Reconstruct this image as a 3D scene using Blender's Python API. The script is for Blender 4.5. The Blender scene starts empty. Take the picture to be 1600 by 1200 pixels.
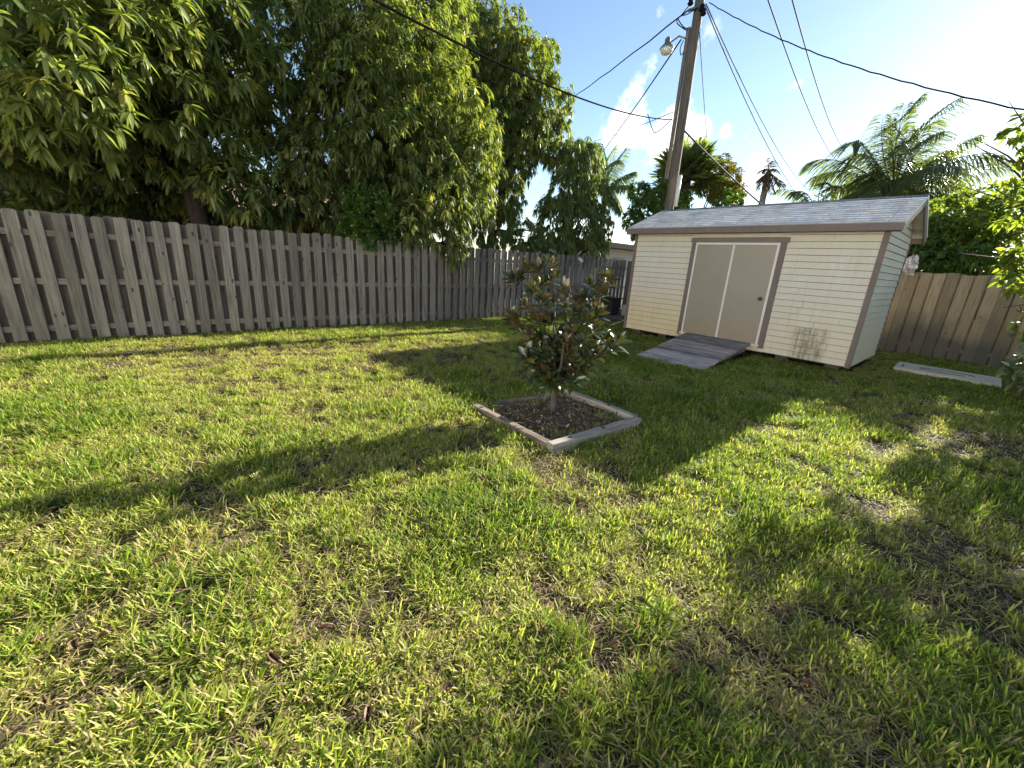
import bpy, math, random
import numpy as np
from mathutils import Vector, Matrix
random.seed(7); RNG = np.random.default_rng(11)
C = bpy.context.scene.collection
SC = bpy.context.scene
R = math.radians

# ------------------------------------------------------------------ camera
CAM_H, YAW, PITCH, ROLL, FPX = 1.522, R(48.6), R(16.63), R(3.42), 634.66
_f = Vector((-math.sin(YAW)*math.cos(PITCH), math.cos(YAW)*math.cos(PITCH), -math.sin(PITCH)))
_r0 = Vector((math.cos(YAW), math.sin(YAW), 0)); _u0 = _r0.cross(_f)
_r = math.cos(ROLL)*_r0 + math.sin(ROLL)*_u0
_u = -math.sin(ROLL)*_r0 + math.cos(ROLL)*_u0
cam = bpy.data.cameras.new('camera'); camo = bpy.data.objects.new('camera', cam); C.objects.link(camo)
cam.sensor_width = 36; cam.lens = FPX/1600*36; cam.clip_start = 0.05; cam.clip_end = 3000
M = Matrix.Identity(4)
for i in range(3):
    M[i][0] = _r[i]; M[i][1] = _u[i]; M[i][2] = -_f[i]
M.translation = Vector((0, 0, CAM_H)); camo.matrix_world = M
SC.camera = camo

# ------------------------------------------------------------------ light, sky, exposure
SUN_EL, SUN_AZ = R(21.3), R(1.1)          # azimuth measured from +Y towards +X
SC.view_settings.view_transform = 'Standard'; SC.view_settings.look = 'None'
SC.view_settings.gamma = 1; SC.view_settings.use_curve_mapping = False
SC.view_settings.exposure = 2.12
sun = bpy.data.lights.new('sun', 'SUN'); suno = bpy.data.objects.new('sun', sun); C.objects.link(suno)
sun.energy = 5.0; sun.angle = R(0.6); sun.color = (1.0, .92, .80)
sd = Vector((math.sin(SUN_AZ)*math.cos(SUN_EL), math.cos(SUN_AZ)*math.cos(SUN_EL), math.sin(SUN_EL)))
suno.rotation_euler = sd.to_track_quat('Z', 'Y').to_euler(); suno.location = (0, 40, 30)


def ray(px, py):
    d = _f + _r*((px-800)/FPX) + _u*((600-py)/FPX)
    return d


def at(px, py, X=None, Y=None, Z=None):
    d = ray(px, py)
    if X is not None: t = X/d.x
    elif Y is not None: t = Y/d.y
    else: t = (Z-CAM_H)/d.z
    return Vector((0, 0, CAM_H)) + d*t


def depth(p):
    return (Vector(p)-Vector((0, 0, CAM_H))).dot(_f)


world = bpy.data.worlds.new('World'); SC.world = world; world.use_nodes = True
nt = world.node_tree; nt.nodes.clear()
def WN(t, **k):
    n = nt.nodes.new(t)
    for a, b in k.items(): setattr(n, a, b)
    return n
def wmath(op, a, b=None, c=None, clamp=False):
    n = WN('ShaderNodeMath', operation=op, use_clamp=clamp)
    for i, v in enumerate((a, b, c)):
        if v is None: continue
        if isinstance(v, (int, float)): n.inputs[i].default_value = v
        else: nt.links.new(v, n.inputs[i])
    return n.outputs[0]
sky = WN('ShaderNodeTexSky', sky_type='NISHITA', sun_disc=False, sun_elevation=SUN_EL, sun_rotation=SUN_AZ,
         altitude=0, air_density=1.0, dust_density=.12, ozone_density=1.6)
bg = WN('ShaderNodeBackground'); out = WN('ShaderNodeOutputWorld')
bg.inputs[1].default_value = 0.05
tc = WN('ShaderNodeTexCoord')
nz = WN('ShaderNodeTexNoise'); nz.inputs['Scale'].default_value = 13; nz.inputs['Detail'].default_value = 9; nz.inputs['Roughness'].default_value = .62
nt.links.new(tc.outputs['Generated'], nz.inputs['Vector'])
mask = None
for (px, py, rad, amp) in [(985, 210, .15, 1.0), (1045, 215, .17, 1.0), (1090, 205, .10, .9), (1135, 200, .055, .75), (1165, 213, .035, .6),
                           (1105, 45, .09, .5), (1020, 105, .08, .52), (1030, 20, .05, .45), (1245, 132, .045, .6), (1190, 258, .09, .95), (1160, 305, .10, 1.),
                           (960, 370, .10, .95), (900, 350, .12, .9), (1000, 320, .1, .5), (700, 300, .3, .6), (850, 250, .14, .5)]:
    d = ray(px, py).normalized()
    v = WN('ShaderNodeVectorMath', operation='DISTANCE'); nt.links.new(tc.outputs['Generated'], v.inputs[0]); v.inputs[1].default_value = d
    m = wmath('MULTIPLY_ADD', v.outputs['Value'], -amp/(rad*.70), amp)
    mask = m if mask is None else wmath('MAXIMUM', mask, m)
mask = wmath('MAXIMUM', mask, 0.0)
cl = wmath('MULTIPLY_ADD', nz.outputs['Fac'], 1.9, -1.22)
cl = wmath('ADD', cl, mask)
mr = WN('ShaderNodeMapRange', interpolation_type='SMOOTHSTEP'); nt.links.new(cl, mr.inputs[0])
mr.inputs[1].default_value = .14; mr.inputs[2].default_value = .62
mrf = wmath('MULTIPLY', mr.outputs[0], wmath('MINIMUM', wmath('MULTIPLY', mask, 3.5), 1.0))
mix = WN('ShaderNodeMix', data_type='RGBA'); nt.links.new(wmath('MULTIPLY', mrf, .85), mix.inputs[0])
nt.links.new(sky.outputs[0], mix.inputs[6]); mix.inputs[7].default_value = (11.5, 11.0, 10.4, 1)
nt.links.new(mix.outputs[2], bg.inputs[0]); nt.links.new(bg.outputs[0], out.inputs[0])

# ------------------------------------------------------------------ node material helpers
def new_mat(name):
    m = bpy.data.materials.new(name); m.use_nodes = True
    m.node_tree.nodes.clear(); return m, m.node_tree


class G:                                   # tiny node-graph helper
    def __init__(s, name):
        s.m, s.t = new_mat(name)
        s.out = s.n('ShaderNodeOutputMaterial')
    def n(s, t, **k):
        x = s.t.nodes.new(t)
        for a, b in k.items(): setattr(x, a, b)
        return x
    def put(s, sock, v):
        if v is None: return
        if isinstance(v, bpy.types.NodeSocket): s.t.links.new(v, sock)
        else: sock.default_value = v
    def math(s, op, a, b=None, c=None, clamp=False):
        x = s.n('ShaderNodeMath', operation=op, use_clamp=clamp)
        for i, v in enumerate((a, b, c)): s.put(x.inputs[i], v)
        return x.outputs[0]
    def noise(s, vec, scale, detail=4, rough=.55, dist=0.0):
        x = s.n('ShaderNodeTexNoise'); s.put(x.inputs['Vector'], vec)
        x.inputs['Scale'].default_value = scale; x.inputs['Detail'].default_value = detail
        x.inputs['Roughness'].default_value = rough; x.inputs['Distortion'].default_value = dist
        return x.outputs['Fac']
    def ramp(s, fac, stops):
        x = s.n('ShaderNodeValToRGB'); s.put(x.inputs[0], fac)
        e = x.color_ramp.elements
        while len(e) < len(stops): e.new(.5)
        for el, (p, c) in zip(e, stops):
            el.position = p; el.color = (*c, 1) if len(c) == 3 else c
        return x.outputs[0]
    def mix(s, f, a, b, mode='MIX'):
        x = s.n('ShaderNodeMix', data_type='RGBA', blend_type=mode)
        s.put(x.inputs[0], f)
        s.put(x.inputs[6], (*a, 1) if isinstance(a, tuple) else a)
        s.put(x.inputs[7], (*b, 1) if isinstance(b, tuple) else b)
        return x.outputs[2]
    def mapping(s, vec, scale=(1, 1, 1), loc=(0, 0, 0)):
        x = s.n('ShaderNodeMapping'); s.put(x.inputs[0], vec)
        x.inputs['Scale'].default_value = scale; s.put(x.inputs['Location'], loc)
        return x.outputs[0]
    def obj(s): return s.n('ShaderNodeTexCoord').outputs['Object']
    def pos(s): return s.n('ShaderNodeNewGeometry').outputs['Position']
    def rand(s): return s.n('ShaderNodeObjectInfo').outputs['Random']
    def bump(s, h, strength=.4, dist=.01):
        x = s.n('ShaderNodeBump'); s.put(x.inputs['Height'], h)
        x.inputs['Strength'].default_value = strength; x.inputs['Distance'].default_value = dist
        return x.outputs[0]
    def princ(s, col, rough=.7, normal=None, metal=0, spec=.5):
        x = s.n('ShaderNodeBsdfPrincipled'); s.put(x.inputs['Base Color'], (*col, 1) if isinstance(col, tuple) else col)
        s.put(x.inputs['Roughness'], rough); s.put(x.inputs['Normal'], normal)
        x.inputs['Metallic'].default_value = metal; x.inputs['Specular IOR Level'].default_value = spec
        return x.outputs[0]
    def end(s, sh):
        s.t.links.new(sh, s.out.inputs['Surface']); return s.m


def plain(name, col, rough=.7, metal=0, var=.25, scale=6):
    g = G(name); o = g.pos()
    n = g.noise(o, scale, 5)
    c = g.mix(g.math('MULTIPLY', n, var*2), col, tuple(x*.45 for x in col))
    return g.end(g.princ(c, rough, g.bump(g.noise(o, scale*12, 3), .15, .004), metal))


def wood_mat(name, light, mid, dark, warm=None, knots=True, axis=2, grain=1.0, lowdark=None, patchy=.35, tones=(.72, .5), kn=1.0):
    """weathered board: long grain along one axis of the object, knots, per-board tone"""
    g = G(name); o = g.obj(); rnd = g.rand()
    sc = [38*grain]*3; sc[axis] = 1.6*grain
    off = g.n('ShaderNodeCombineXYZ'); g.put(off.inputs[0], g.math('MULTIPLY', rnd, 37.)); g.put(off.inputs[2], g.math('MULTIPLY', rnd, 91.))
    v = g.mapping(o, tuple(sc), off.outputs[0])
    gr = g.noise(v, 1.0, 6, .65, .6)
    gr2 = g.noise(g.mapping(o, tuple(3*x for x in sc), off.outputs[0]), 1.0, 3, .6)
    big = g.noise(g.mapping(o, (1, 1, 1), off.outputs[0]), 3.2, 3)
    f = g.math('ADD', g.math('MULTIPLY', gr, .65), g.math('MULTIPLY', gr2, .35))
    col = g.ramp(f, [(.34, dark), (.48, mid), (.62, light)])
    col = g.mix(g.math('MULTIPLY', g.math('SUBTRACT', big, .35, clamp=True), patchy*4, clamp=True), col, warm or mid)
    tone = g.math('MULTIPLY_ADD', rnd, tones[1], tones[0])
    tn = g.n('ShaderNodeCombineColor');
    for i in range(3): g.put(tn.inputs[i], tone)
    col = g.mix(1.0, col, tn.outputs[0], 'MULTIPLY')
    if knots:
        ks = [9., 9., 9.]; ks[axis] = 3.6
        vo = g.n('ShaderNodeTexVoronoi'); g.put(vo.inputs['Vector'], g.mapping(o, tuple(ks), off.outputs[0])); vo.inputs['Scale'].default_value = 1
        k = g.math('LESS_THAN', g.math('ADD', vo.outputs['Distance'], g.math('MULTIPLY', gr, .05)), .135*kn)
        sep = g.n('ShaderNodeSeparateColor'); g.put(sep.inputs[0], vo.outputs['Color'])
        k = g.math('MULTIPLY', k, g.math('GREATER_THAN', sep.outputs[0], .45))
        col = g.mix(g.math('MULTIPLY', k, .75), col, tuple(x*.35 for x in dark))
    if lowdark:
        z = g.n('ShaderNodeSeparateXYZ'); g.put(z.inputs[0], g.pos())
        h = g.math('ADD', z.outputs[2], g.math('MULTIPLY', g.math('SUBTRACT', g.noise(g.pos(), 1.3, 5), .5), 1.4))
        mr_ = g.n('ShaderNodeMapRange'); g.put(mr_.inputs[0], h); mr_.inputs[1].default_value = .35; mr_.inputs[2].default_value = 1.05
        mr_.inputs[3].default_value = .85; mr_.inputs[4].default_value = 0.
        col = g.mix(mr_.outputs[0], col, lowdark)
    return g.end(g.princ(col, .85, g.bump(f, .5, .004), 0, .25))


def leaf_mat(name, c0, c1, c2=None, back=None, trans=.35, tcol=None, rough=.38, spec=.5):
    """leaf: colour from the per-leaf attribute (0..1), translucent when lit from behind"""
    g = G(name)
    a = g.n('ShaderNodeAttribute', attribute_name='tint').outputs['Fac']
    stops = [(0, c0), (.7, c1)] + ([(1, c2)] if c2 else [])
    col = g.ramp(a, stops)
    
    front = col
    if back:
        bf = g.n('ShaderNodeNewGeometry').outputs['Backfacing']
        front = g.mix(bf, col, back)
    p = g.princ(front, rough, None, 0, spec)
    t = g.n('ShaderNodeBsdfTranslucent')
    g.put(t.inputs[0], g.mix(1.0, col, (*(tcol or (1.6, 1.9, .6)), 1) if False else (tcol or (1.6, 1.9, .6)), 'MULTIPLY'))
    mx = g.n('ShaderNodeMixShader'); mx.inputs[0].default_value = trans
    g.t.links.new(p, mx.inputs[1]); g.t.links.new(t.outputs[0], mx.inputs[2])
    return g.end(mx.outputs[0])


MT = {}
MT['grey_wood'] = wood_mat('weathered_grey_wood', (.30, .27, .23), (.20, .178, .15), (.055, .047, .039), warm=(.165, .144, .12), kn=1.2, grain=.75, tones=(.66, .5))
MT['back_wood'] = wood_mat('brown_wood', (.23, .175, .15), (.155, .115, .098), (.06, .045, .038), warm=(.14, .125, .115))
MT['rail_wood'] = wood_mat('rail_wood', (.27, .235, .20), (.19, .16, .135), (.08, .065, .055), axis=1)
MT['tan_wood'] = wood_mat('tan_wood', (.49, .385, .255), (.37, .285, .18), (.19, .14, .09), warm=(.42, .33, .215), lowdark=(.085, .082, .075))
MT['timber'] = wood_mat('bed_timber', (.46, .425, .375), (.31, .285, .245), (.10, .085, .07), axis=0, patchy=.4, warm=(.22, .195, .165))
MT['oldtimber'] = wood_mat('rotting_timber', (.36, .31, .25), (.17, .14, .11), (.05, .038, .028), axis=0, patchy=.7, warm=(.09, .07, .05))
MT['ramp_wood'] = wood_mat('ramp_wood', (.66, .59, .53), (.46, .40, .37), (.13, .105, .095), axis=0, grain=.6, tones=(.5, .75), patchy=.6, warm=(.20, .175, .16))
MT['pole_wood'] = wood_mat('pole_wood', (.25, .20, .15), (.155, .125, .095), (.05, .04, .03), knots=False)
MT['bark'] = wood_mat('bark', (.11, .09, .07), (.065, .05, .04), (.03, .024, .018), knots=False, grain=.5)
MT['magbark'] = wood_mat('magnolia_bark', (.13, .115, .10), (.08, .07, .06), (.035, .03, .026), knots=False, grain=1.5)
MT['palebark'] = wood_mat('pale_bark', (.34, .30, .24), (.24, .20, .16), (.12, .1, .08), knots=False, grain=.6)

# ------------------------------------------------------------------ mesh helpers
def mesh_obj(name, V, F, mat, parent=None, smooth=False, attr=None, loc=None):
    me = bpy.data.meshes.new(name); me.from_pydata([tuple(v) for v in V], [], F); me.update()
    if mat: me.materials.append(mat)
    if smooth: me.polygons.foreach_set('use_smooth', [True]*len(me.polygons))
    o = bpy.data.objects.new(name, me); C.objects.link(o)
    if parent: o.parent = parent; o.matrix_parent_inverse = parent.matrix_basis.inverted()
    return o


def np_mesh(name, V, faces, mat, parent=None, tint=None, smooth=False):
    """V (n,3) array, faces list of (k,m) int arrays"""
    me = bpy.data.meshes.new(name)
    V = np.ascontiguousarray(V, dtype=np.float32)
    me.vertices.add(len(V)); me.vertices.foreach_set('co', V.ravel())
    loops = np.concatenate([f.ravel() for f in faces]).astype(np.int32)
    tot = np.concatenate([np.full(len(f), f.shape[1], np.int32) for f in faces])
    st = np.concatenate([[0], np.cumsum(tot)[:-1]]).astype(np.int32)
    me.loops.add(len(loops)); me.loops.foreach_set('vertex_index', loops)
    me.polygons.add(len(tot)); me.polygons.foreach_set('loop_start', st)
    try: me.polygons.foreach_set('loop_total', tot)
    except Exception: pass
    if smooth: me.polygons.foreach_set('use_smooth', np.ones(len(tot), bool))
    me.update(calc_edges=True); me.validate()
    if tint is not None:
        a = me.attributes.new('tint', 'FLOAT', 'POINT'); a.data.foreach_set('value', np.asarray(tint, np.float32))
    if mat: me.materials.append(mat)
    o = bpy.data.objects.new(name, me); C.objects.link(o)
    if parent: o.parent = parent; o.matrix_parent_inverse = parent.matrix_basis.inverted()
    return o


class MB:
    def __init__(s): s.V = []; s.F = []
    def add(s, V, F):
        b = len(s.V); s.V += [Vector(v) for v in V]; s.F += [tuple(i+b for i in f) for f in F]
    def hexa(s, p):     # 8 points: bottom 4 ccw, top 4
        s.add(p, [(3, 2, 1, 0), (4, 5, 6, 7), (0, 1, 5, 4), (1, 2, 6, 5), (2, 3, 7, 6), (3, 0, 4, 7)])
    def box(s, x0, x1, y0, y1, z0, z1):
        s.hexa([(x0, y0, z0), (x1, y0, z0), (x1, y1, z0), (x0, y1, z0), (x0, y0, z1), (x1, y0, z1), (x1, y1, z1), (x0, y1, z1)])
    def prism(s, poly, d):      # poly list of points, extruded by vector d
        n = len(poly); d = Vector(d); P = [Vector(p) for p in poly]
        s.add(P+[p+d for p in P], [tuple(range(n))[::-1], tuple(range(n, 2*n))]+[(i, (i+1) % n, n+(i+1) % n, n+i) for i in range(n)])
    def tube(s, path, rad, n=10, cap=True):
        P = [Vector(p) for p in path]; m = len(P)
        if not hasattr(rad, '__len__'): rad = [rad]*m
        t0 = (P[1]-P[0]).normalized(); a = t0.orthogonal().normalized()
        V = []
        for i in range(m):
            t = (P[min(i+1, m-1)]-P[max(i-1, 0)]).normalized()
            a = (a-t*a.dot(t)).normalized(); b = t.cross(a)
            V += [P[i]+(a*math.cos(2*math.pi*k/n)+b*math.sin(2*math.pi*k/n))*rad[i] for k in range(n)]
        F = [(i*n+k, i*n+(k+1) % n, (i+1)*n+(k+1) % n, (i+1)*n+k) for i in range(m-1) for k in range(n)]
        if cap: F += [tuple(range(n))[::-1], tuple(range((m-1)*n, m*n))]
        s.add(V, F)
    def build(s, name, mat, parent=None, smooth=False, bevel=0):
        o = mesh_obj(name, s.V, s.F, mat, parent, smooth)
        if bevel:
            b = o.modifiers.new('bevel', 'BEVEL'); b.width = bevel; b.segments = 2; b.limit_method = 'ANGLE'
        return o


def tag(o, label=None, cat=None, group=None, kind=None):
    if label: o['label'] = label
    if cat: o['category'] = cat
    if group: o['group'] = group
    if kind: o['kind'] = kind
    return o


def empty(name, loc, label, cat, group=None):
    o = bpy.data.objects.new(name, None); C.objects.link(o); o.location = loc; o.empty_display_size = .2
    return tag(o, label, cat, group)


# value noise for numpy
_H = RNG.random((256, 256)).astype(np.float32)
def vnoise(x, y):
    xi = np.floor(x).astype(int); yi = np.floor(y).astype(int); fx = x-xi; fy = y-yi
    fx = fx*fx*(3-2*fx); fy = fy*fy*(3-2*fy)
    h = lambda a, b: _H[a % 256, b % 256]
    return (h(xi, yi)*(1-fx)+h(xi+1, yi)*fx)*(1-fy)+(h(xi, yi+1)*(1-fx)+h(xi+1, yi+1)*fx)*fy
def fbm(x, y, o=4):
    s = 0; a = .5; t = 0
    for i in range(o):
        s = s+a*vnoise(x*2**i+13*i, y*2**i+7*i); t += a; a *= .5
    return s/t

def unit(v): return v/np.maximum(np.linalg.norm(v, axis=-1, keepdims=True), 1e-9)
def rdir(n): return unit(RNG.normal(size=(n, 3)))


def leaves(P, D, L, W, droop=.25, fold=.3, lod=1, up=None):
    """many leaves at once: base P, direction D, length L, width W -> V, faces, n-per-leaf"""
    n = len(P); D = unit(D)
    upv = np.tile(np.array([0, 0, 1.]), (n, 1)) if up is None else up
    upv = upv+RNG.normal(size=(n, 3))*.35
    S = unit(np.cross(D, upv)); N = np.cross(S, D)
    L = np.asarray(L)[:, None]; W = np.asarray(W)[:, None]; g = np.array([0, 0, -1.])
    def c(t): return P+D*L*t+g*L*droop*t*t
    if lod == 0:
        V = np.stack([P, c(.5)-S*W*.5+N*W*fold*.5, c(1.), c(.5)+S*W*.5+N*W*fold*.5], 1).reshape(-1, 3); k = 4
        b = np.arange(n)[:, None]*4
        return V, [b+np.array([0, 2, 1]), b+np.array([0, 3, 2])], 4
    rows = [(.35, .5), (.7, .42)]
    out_ = [P]
    for t, w in rows:
        cc = c(t); out_ += [cc-S*W*w+N*W*fold*w, cc, cc+S*W*w+N*W*fold*w]
    out_.append(c(1.))
    V = np.stack(out_, 1).reshape(-1, 3); b = np.arange(n)[:, None]*8
    tri = [b+np.array(x) for x in ([0, 2, 1], [0, 3, 2], [4, 5, 7], [5, 6, 7])]
    quad = [b+np.array(x) for x in ([1, 2, 5, 4], [2, 3, 6, 5])]
    return V, tri+quad, 8


# ------------------------------------------------------------------ ground
def ground_material():
    g = G('lawn_soil'); p = g.pos()
    a = g.noise(p, 1.1, 6, .6); b = g.noise(p, 24, 6, .7); c = g.noise(p, 90, 3, .7)
    thatch = g.ramp(b, [(.25, (.022, .015, .010)), (.5, (.075, .055, .036)), (.75, (.20, .15, .105))])
    green = g.ramp(c, [(.3, (.03, .045, .012)), (.7, (.10, .13, .035))])
    f = g.math('MULTIPLY', g.math('SUBTRACT', a, .36, clamp=True), 3.4, clamp=True)
    col = g.mix(g.math('MULTIPLY', f, .3), thatch, green)
    return g.end(g.princ(col, .95, g.bump(g.math('ADD', b, c), .9, .02), 0, .1))
MT['soil'] = ground_material()
gb = MB(); gb.add([(-400, -400, 0), (400, -400, 0), (400, 400, 0), (-400, 400, 0)], [(0, 1, 2, 3)])
tag(gb.build('ground', MT['soil']), 'flat sandy ground of the back yard under the thin lawn', 'ground', kind='structure')

# soil bed inside the timber frame
BED = [Vector((-3.24, 2.40, 0)), Vector((-2.10, 2.38, 0)), Vector((-2.03, 3.52, 0)), Vector((-3.10, 3.58, 0))]
g = G('bed_mulch'); p = g.pos(); b = g.noise(p, 45, 6, .75)
m_mulch = g.end(g.princ(g.ramp(b, [(.3, (.035, .022, .014)), (.52, (.13, .09, .06)), (.72, (.34, .26, .19))]), .95, g.bump(b, 1., .03), 0, .1))
nb = 24; V = []; F = []
for i in range(nb+1):
    for j in range(nb+1):
        u, v = i/nb, j/nb
        q = (BED[0]*(1-u)+BED[1]*u)*(1-v)+(BED[3]*(1-u)+BED[2]*u)*v
        V.append((q.x, q.y, .012+.03*math.sin(math.pi*u)*math.sin(math.pi*v)+random.uniform(0, .012)))
for i in range(nb):
    for j in range(nb):
        a = i*(nb+1)+j; F.append((a, a+nb+1, a+nb+2, a+1))
tag(mesh_obj('soil', V, F, m_mulch, smooth=True), 'dark mulched soil inside the timber planting frame', 'soil', kind='structure')

# ------------------------------------------------------------------ fences
def picket(w, h, t, lean=0):
    c = .022; y0 = -w/2; y1 = w/2; sh = lean
    # polygon in local (u,z): dog-eared top, slight lean
    return [(y0, 0), (y1, 0), (y1+sh, h-c), (y1-c+sh, h), (y0+c+sh, h), (y0+sh, h-c)]


def picket_obj(name, origin, udir, ndir, w, h, t, mat, parent, lean=0, z0=.03):
    """board standing at origin, wide along udir, thick along ndir"""
    u = Vector(udir); n = Vector(ndir)
    poly = [u*a+Vector((0, 0, b)) for a, b in picket(w, h, t, lean)]
    cup = random.uniform(-.004, .004)
    mb = MB(); mb.prism(poly, n*t)
    o = mb.build(name, mat, None, bevel=.003)
    o.location = Vector(origin)+Vector((0, 0, z0))
    if parent: o.parent = parent; o.matrix_parent_inverse = parent.matrix_basis.inverted()
    return o


FX = -8.862
fence = empty('picket_fence', (FX, 5, 0), 'long weathered grey board fence along the left side of the lawn', 'fence')
y = -1.34-.215*7; nfront = 0; rear = MB(); PITCH_ = .2145
while y < 13.0:
    w = .14+random.uniform(-.004, .004)
    picket_obj('picket', (FX+random.uniform(0, .006), y+random.uniform(-.006, .006), 0), (0, 1, 0), (-1, 0, 0), w, 1.80+random.uniform(-.012, .012), .017,
               MT['grey_wood'], fence, random.uniform(-.018, .018), random.uniform(.015, .05))
    yy = y+PITCH_/2
    poly = [Vector((FX-.077, yy+a, .03+b)) for a, b in picket(.156, 1.79+random.uniform(-.02, .02), .017, random.uniform(-.01, .01))]
    rear.prism(poly, (-.017, 0, 0))
    y += PITCH_
tag(rear.build('rear_pickets', MT['back_wood'], fence), kind='stuff')
for z, hh in ((.17, .085), (.84, .085), (1.50, .085)):
    y0 = -3.
    while y0 < 12.9:
        mb = MB(); y1 = min(y0+2.44, 12.95); mb.box(FX-.060, FX-.018, y0+.002, y1-.002, z, z+hh)
        mb.build('rail', MT['rail_wood'], fence, bevel=.003); y0 += 2.44
for k in range(7):
    yb = -3+2.44*k; mb = MB(); mb.box(FX-.19, FX-.096, yb-.045, yb+.045, -.02, 1.74)
    mb.build('post', MT['back_wood'], fence, bevel=.004)
# small white fitting clipped to the fence top
t = empty('fence_light', (FX+.01, 10.35, 1.72), 'small white light fitting clipped near the fence top beside the shed', 'light')
mb = MB(); mb.tube([(FX+.02, 10.30, 1.76), (FX+.10, 10.30, 1.72), (FX+.16, 10.30, 1.66)], [.035, .05, .055], 10)
mb.build('lamp_head', plain('white_plastic', (.75, .74, .7), .4), t)
mb = MB(); mb.box(FX+.001, FX+.02, 10.26, 10.34, 1.70, 1.80); mb.build('bracket', plain('fitting_grey', (.4, .4, .4), .5), t, bevel=.004)


def cross_fence(x0, x1, Y, H, name, label, mat, matb, pitch, w, railm, rearshift=.5):
    f = empty(name, ((x0+x1)/2, Y, 0), label, 'fence'); x = x0
    rb = MB()
    while x < x1:
        picket_obj('picket', (x+random.uniform(-.012, .012), Y+random.uniform(0, .01), 0), (1, 0, 0), (0, 1, 0), w+random.uniform(-.01, .006), H+random.uniform(-.02, .015), .018, mat, f,
                   random.uniform(-.015, .015), random.uniform(-.02, .005))
        picket_obj('picket', (x+pitch*rearshift, Y+.085, 0), (1, 0, 0), (0, 1, 0), w, H-.01+random.uniform(-.02, .02), .018, matb, f, random.uniform(-.012, .012), -.01)
        x += pitch
    for z in (.2, .85, 1.5):
        mb = MB(); mb.box(x0-.1, x1, Y+.022, Y+.082, z, z+.085); o = mb.build('rail', railm, f, bevel=.004)
    return f

cross_fence(-8.80, -5.3, 12.98, 1.83, 'picket_fence', 'short grey board fence in the far corner behind the left end of the shed', MT['grey_wood'], MT['back_wood'], .16, .14,
            wood_mat('rail_wood_grey', (.36, .31, .26), (.26, .21, .18), (.12, .09, .08), axis=0))
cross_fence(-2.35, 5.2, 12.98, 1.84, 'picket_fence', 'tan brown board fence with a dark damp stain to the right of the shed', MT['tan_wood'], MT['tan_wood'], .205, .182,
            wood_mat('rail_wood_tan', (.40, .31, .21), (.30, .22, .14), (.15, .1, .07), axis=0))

# ------------------------------------------------------------------ shed
def siding_material():
    g = G('cream_siding'); p = g.pos()
    base = g.mix(g.noise(p, 2.5, 4), (.71, .67, .56), (.61, .565, .455))
    sp = g.n('ShaderNodeSeparateXYZ'); g.put(sp.inputs[0], p)
    # yellowing towards the bottom left (an old stain with a ragged upper edge)
    zz = g.math('ADD', sp.outputs[2], g.math('MULTIPLY', g.noise(p, 1.4, 4), .6))
    f1 = g.n('ShaderNodeMapRange', interpolation_type='SMOOTHSTEP'); g.put(f1.inputs[0], zz)
    f1.inputs[1].default_value = .55; f1.inputs[2].default_value = 1.75; f1.inputs[3].default_value = .62; f1.inputs[4].default_value = 0
    lf = g.n('ShaderNodeMapRange', interpolation_type='SMOOTHSTEP'); g.put(lf.inputs[0], sp.outputs[0]); lf.inputs[1].default_value = -4.8; lf.inputs[2].default_value = -2.6; lf.inputs[3].default_value = 1; lf.inputs[4].default_value = .38
    base = g.mix(g.math('MULTIPLY', f1.outputs[0], lf.outputs[0]), base, (.74, .56, .25))
    # black mildew patch with drips low on the right of the front wall
    st = g.noise(g.mapping(p, (22, 22, 1.3)), 1., 5, .65)
    fx = g.n('ShaderNodeMapRange', interpolation_type='SMOOTHSTEP'); g.put(fx.inputs[0], g.math('ABSOLUTE', g.math('ADD', sp.outputs[0], 1.985)))
    fx.inputs[1].default_value = .19; fx.inputs[2].default_value = .32; fx.inputs[3].default_value = 1; fx.inputs[4].default_value = 0
    fz = g.n('ShaderNodeMapRange', interpolation_type='SMOOTHSTEP'); g.put(fz.inputs[0], g.math('ADD', sp.outputs[2], g.math('MULTIPLY', st, -.10)))
    fz.inputs[1].default_value = .60; fz.inputs[2].default_value = .69; fz.inputs[3].default_value = 1; fz.inputs[4].default_value = 0
    fy = g.math('LESS_THAN', sp.outputs[1], 8.9)
    sf = g.math('MULTIPLY', g.math('MULTIPLY', fx.outputs[0], fz.outputs[0]), fy)
    bl = g.noise(p, 9, 5, .7)
    sf = g.math('MULTIPLY', sf, g.math('ADD', g.math('MULTIPLY', g.math('SUBTRACT', bl, .38, clamp=True), 2.2), g.math('MULTIPLY', g.math('SUBTRACT', st, .42, clamp=True), 3.4)), clamp=True)
    base = g.mix(g.math('MULTIPLY', sf, .78), base, (.20, .165, .085))
    # thin dirt streaks everywhere
    base = g.mix(g.math('MULTIPLY', g.math('SUBTRACT', g.noise(g.mapping(p, (14, 14, .8)), 1, 4), .52, clamp=True), 1.3, clamp=True), base, (.45, .38, .25))
    base = g.mix(g.math('MULTIPLY', g.math('SUBTRACT', g.noise(p, 60, 2), .66, clamp=True), 4, clamp=True), base, (.4, .34, .22))
    return g.end(g.princ(base, .6, g.bump(g.noise(p, 70, 3), .12, .004), 0, .35))
MT['siding'] = siding_material()
MT['trim'] = plain('mauve_brown_trim', (.215, .162, .14), .7, var=.3, scale=9)
g = G('door_beige'); p = g.pos(); n = g.noise(p, 1.8, 5)
sp = g.n('ShaderNodeSeparateXYZ'); g.put(sp.inputs[0], p)
c = g.mix(n, (.33, .295, .23), (.275, .245, .19))
mrr = g.n('ShaderNodeMapRange', interpolation_type='SMOOTHSTEP'); g.put(mrr.inputs[0], g.math('ADD', sp.outputs[2], g.math('MULTIPLY', n, .5)))
mrr.inputs[1].default_value = .4; mrr.inputs[2].default_value = 1.15; mrr.inputs[3].default_value = .5; mrr.inputs[4].default_value = 0
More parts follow.
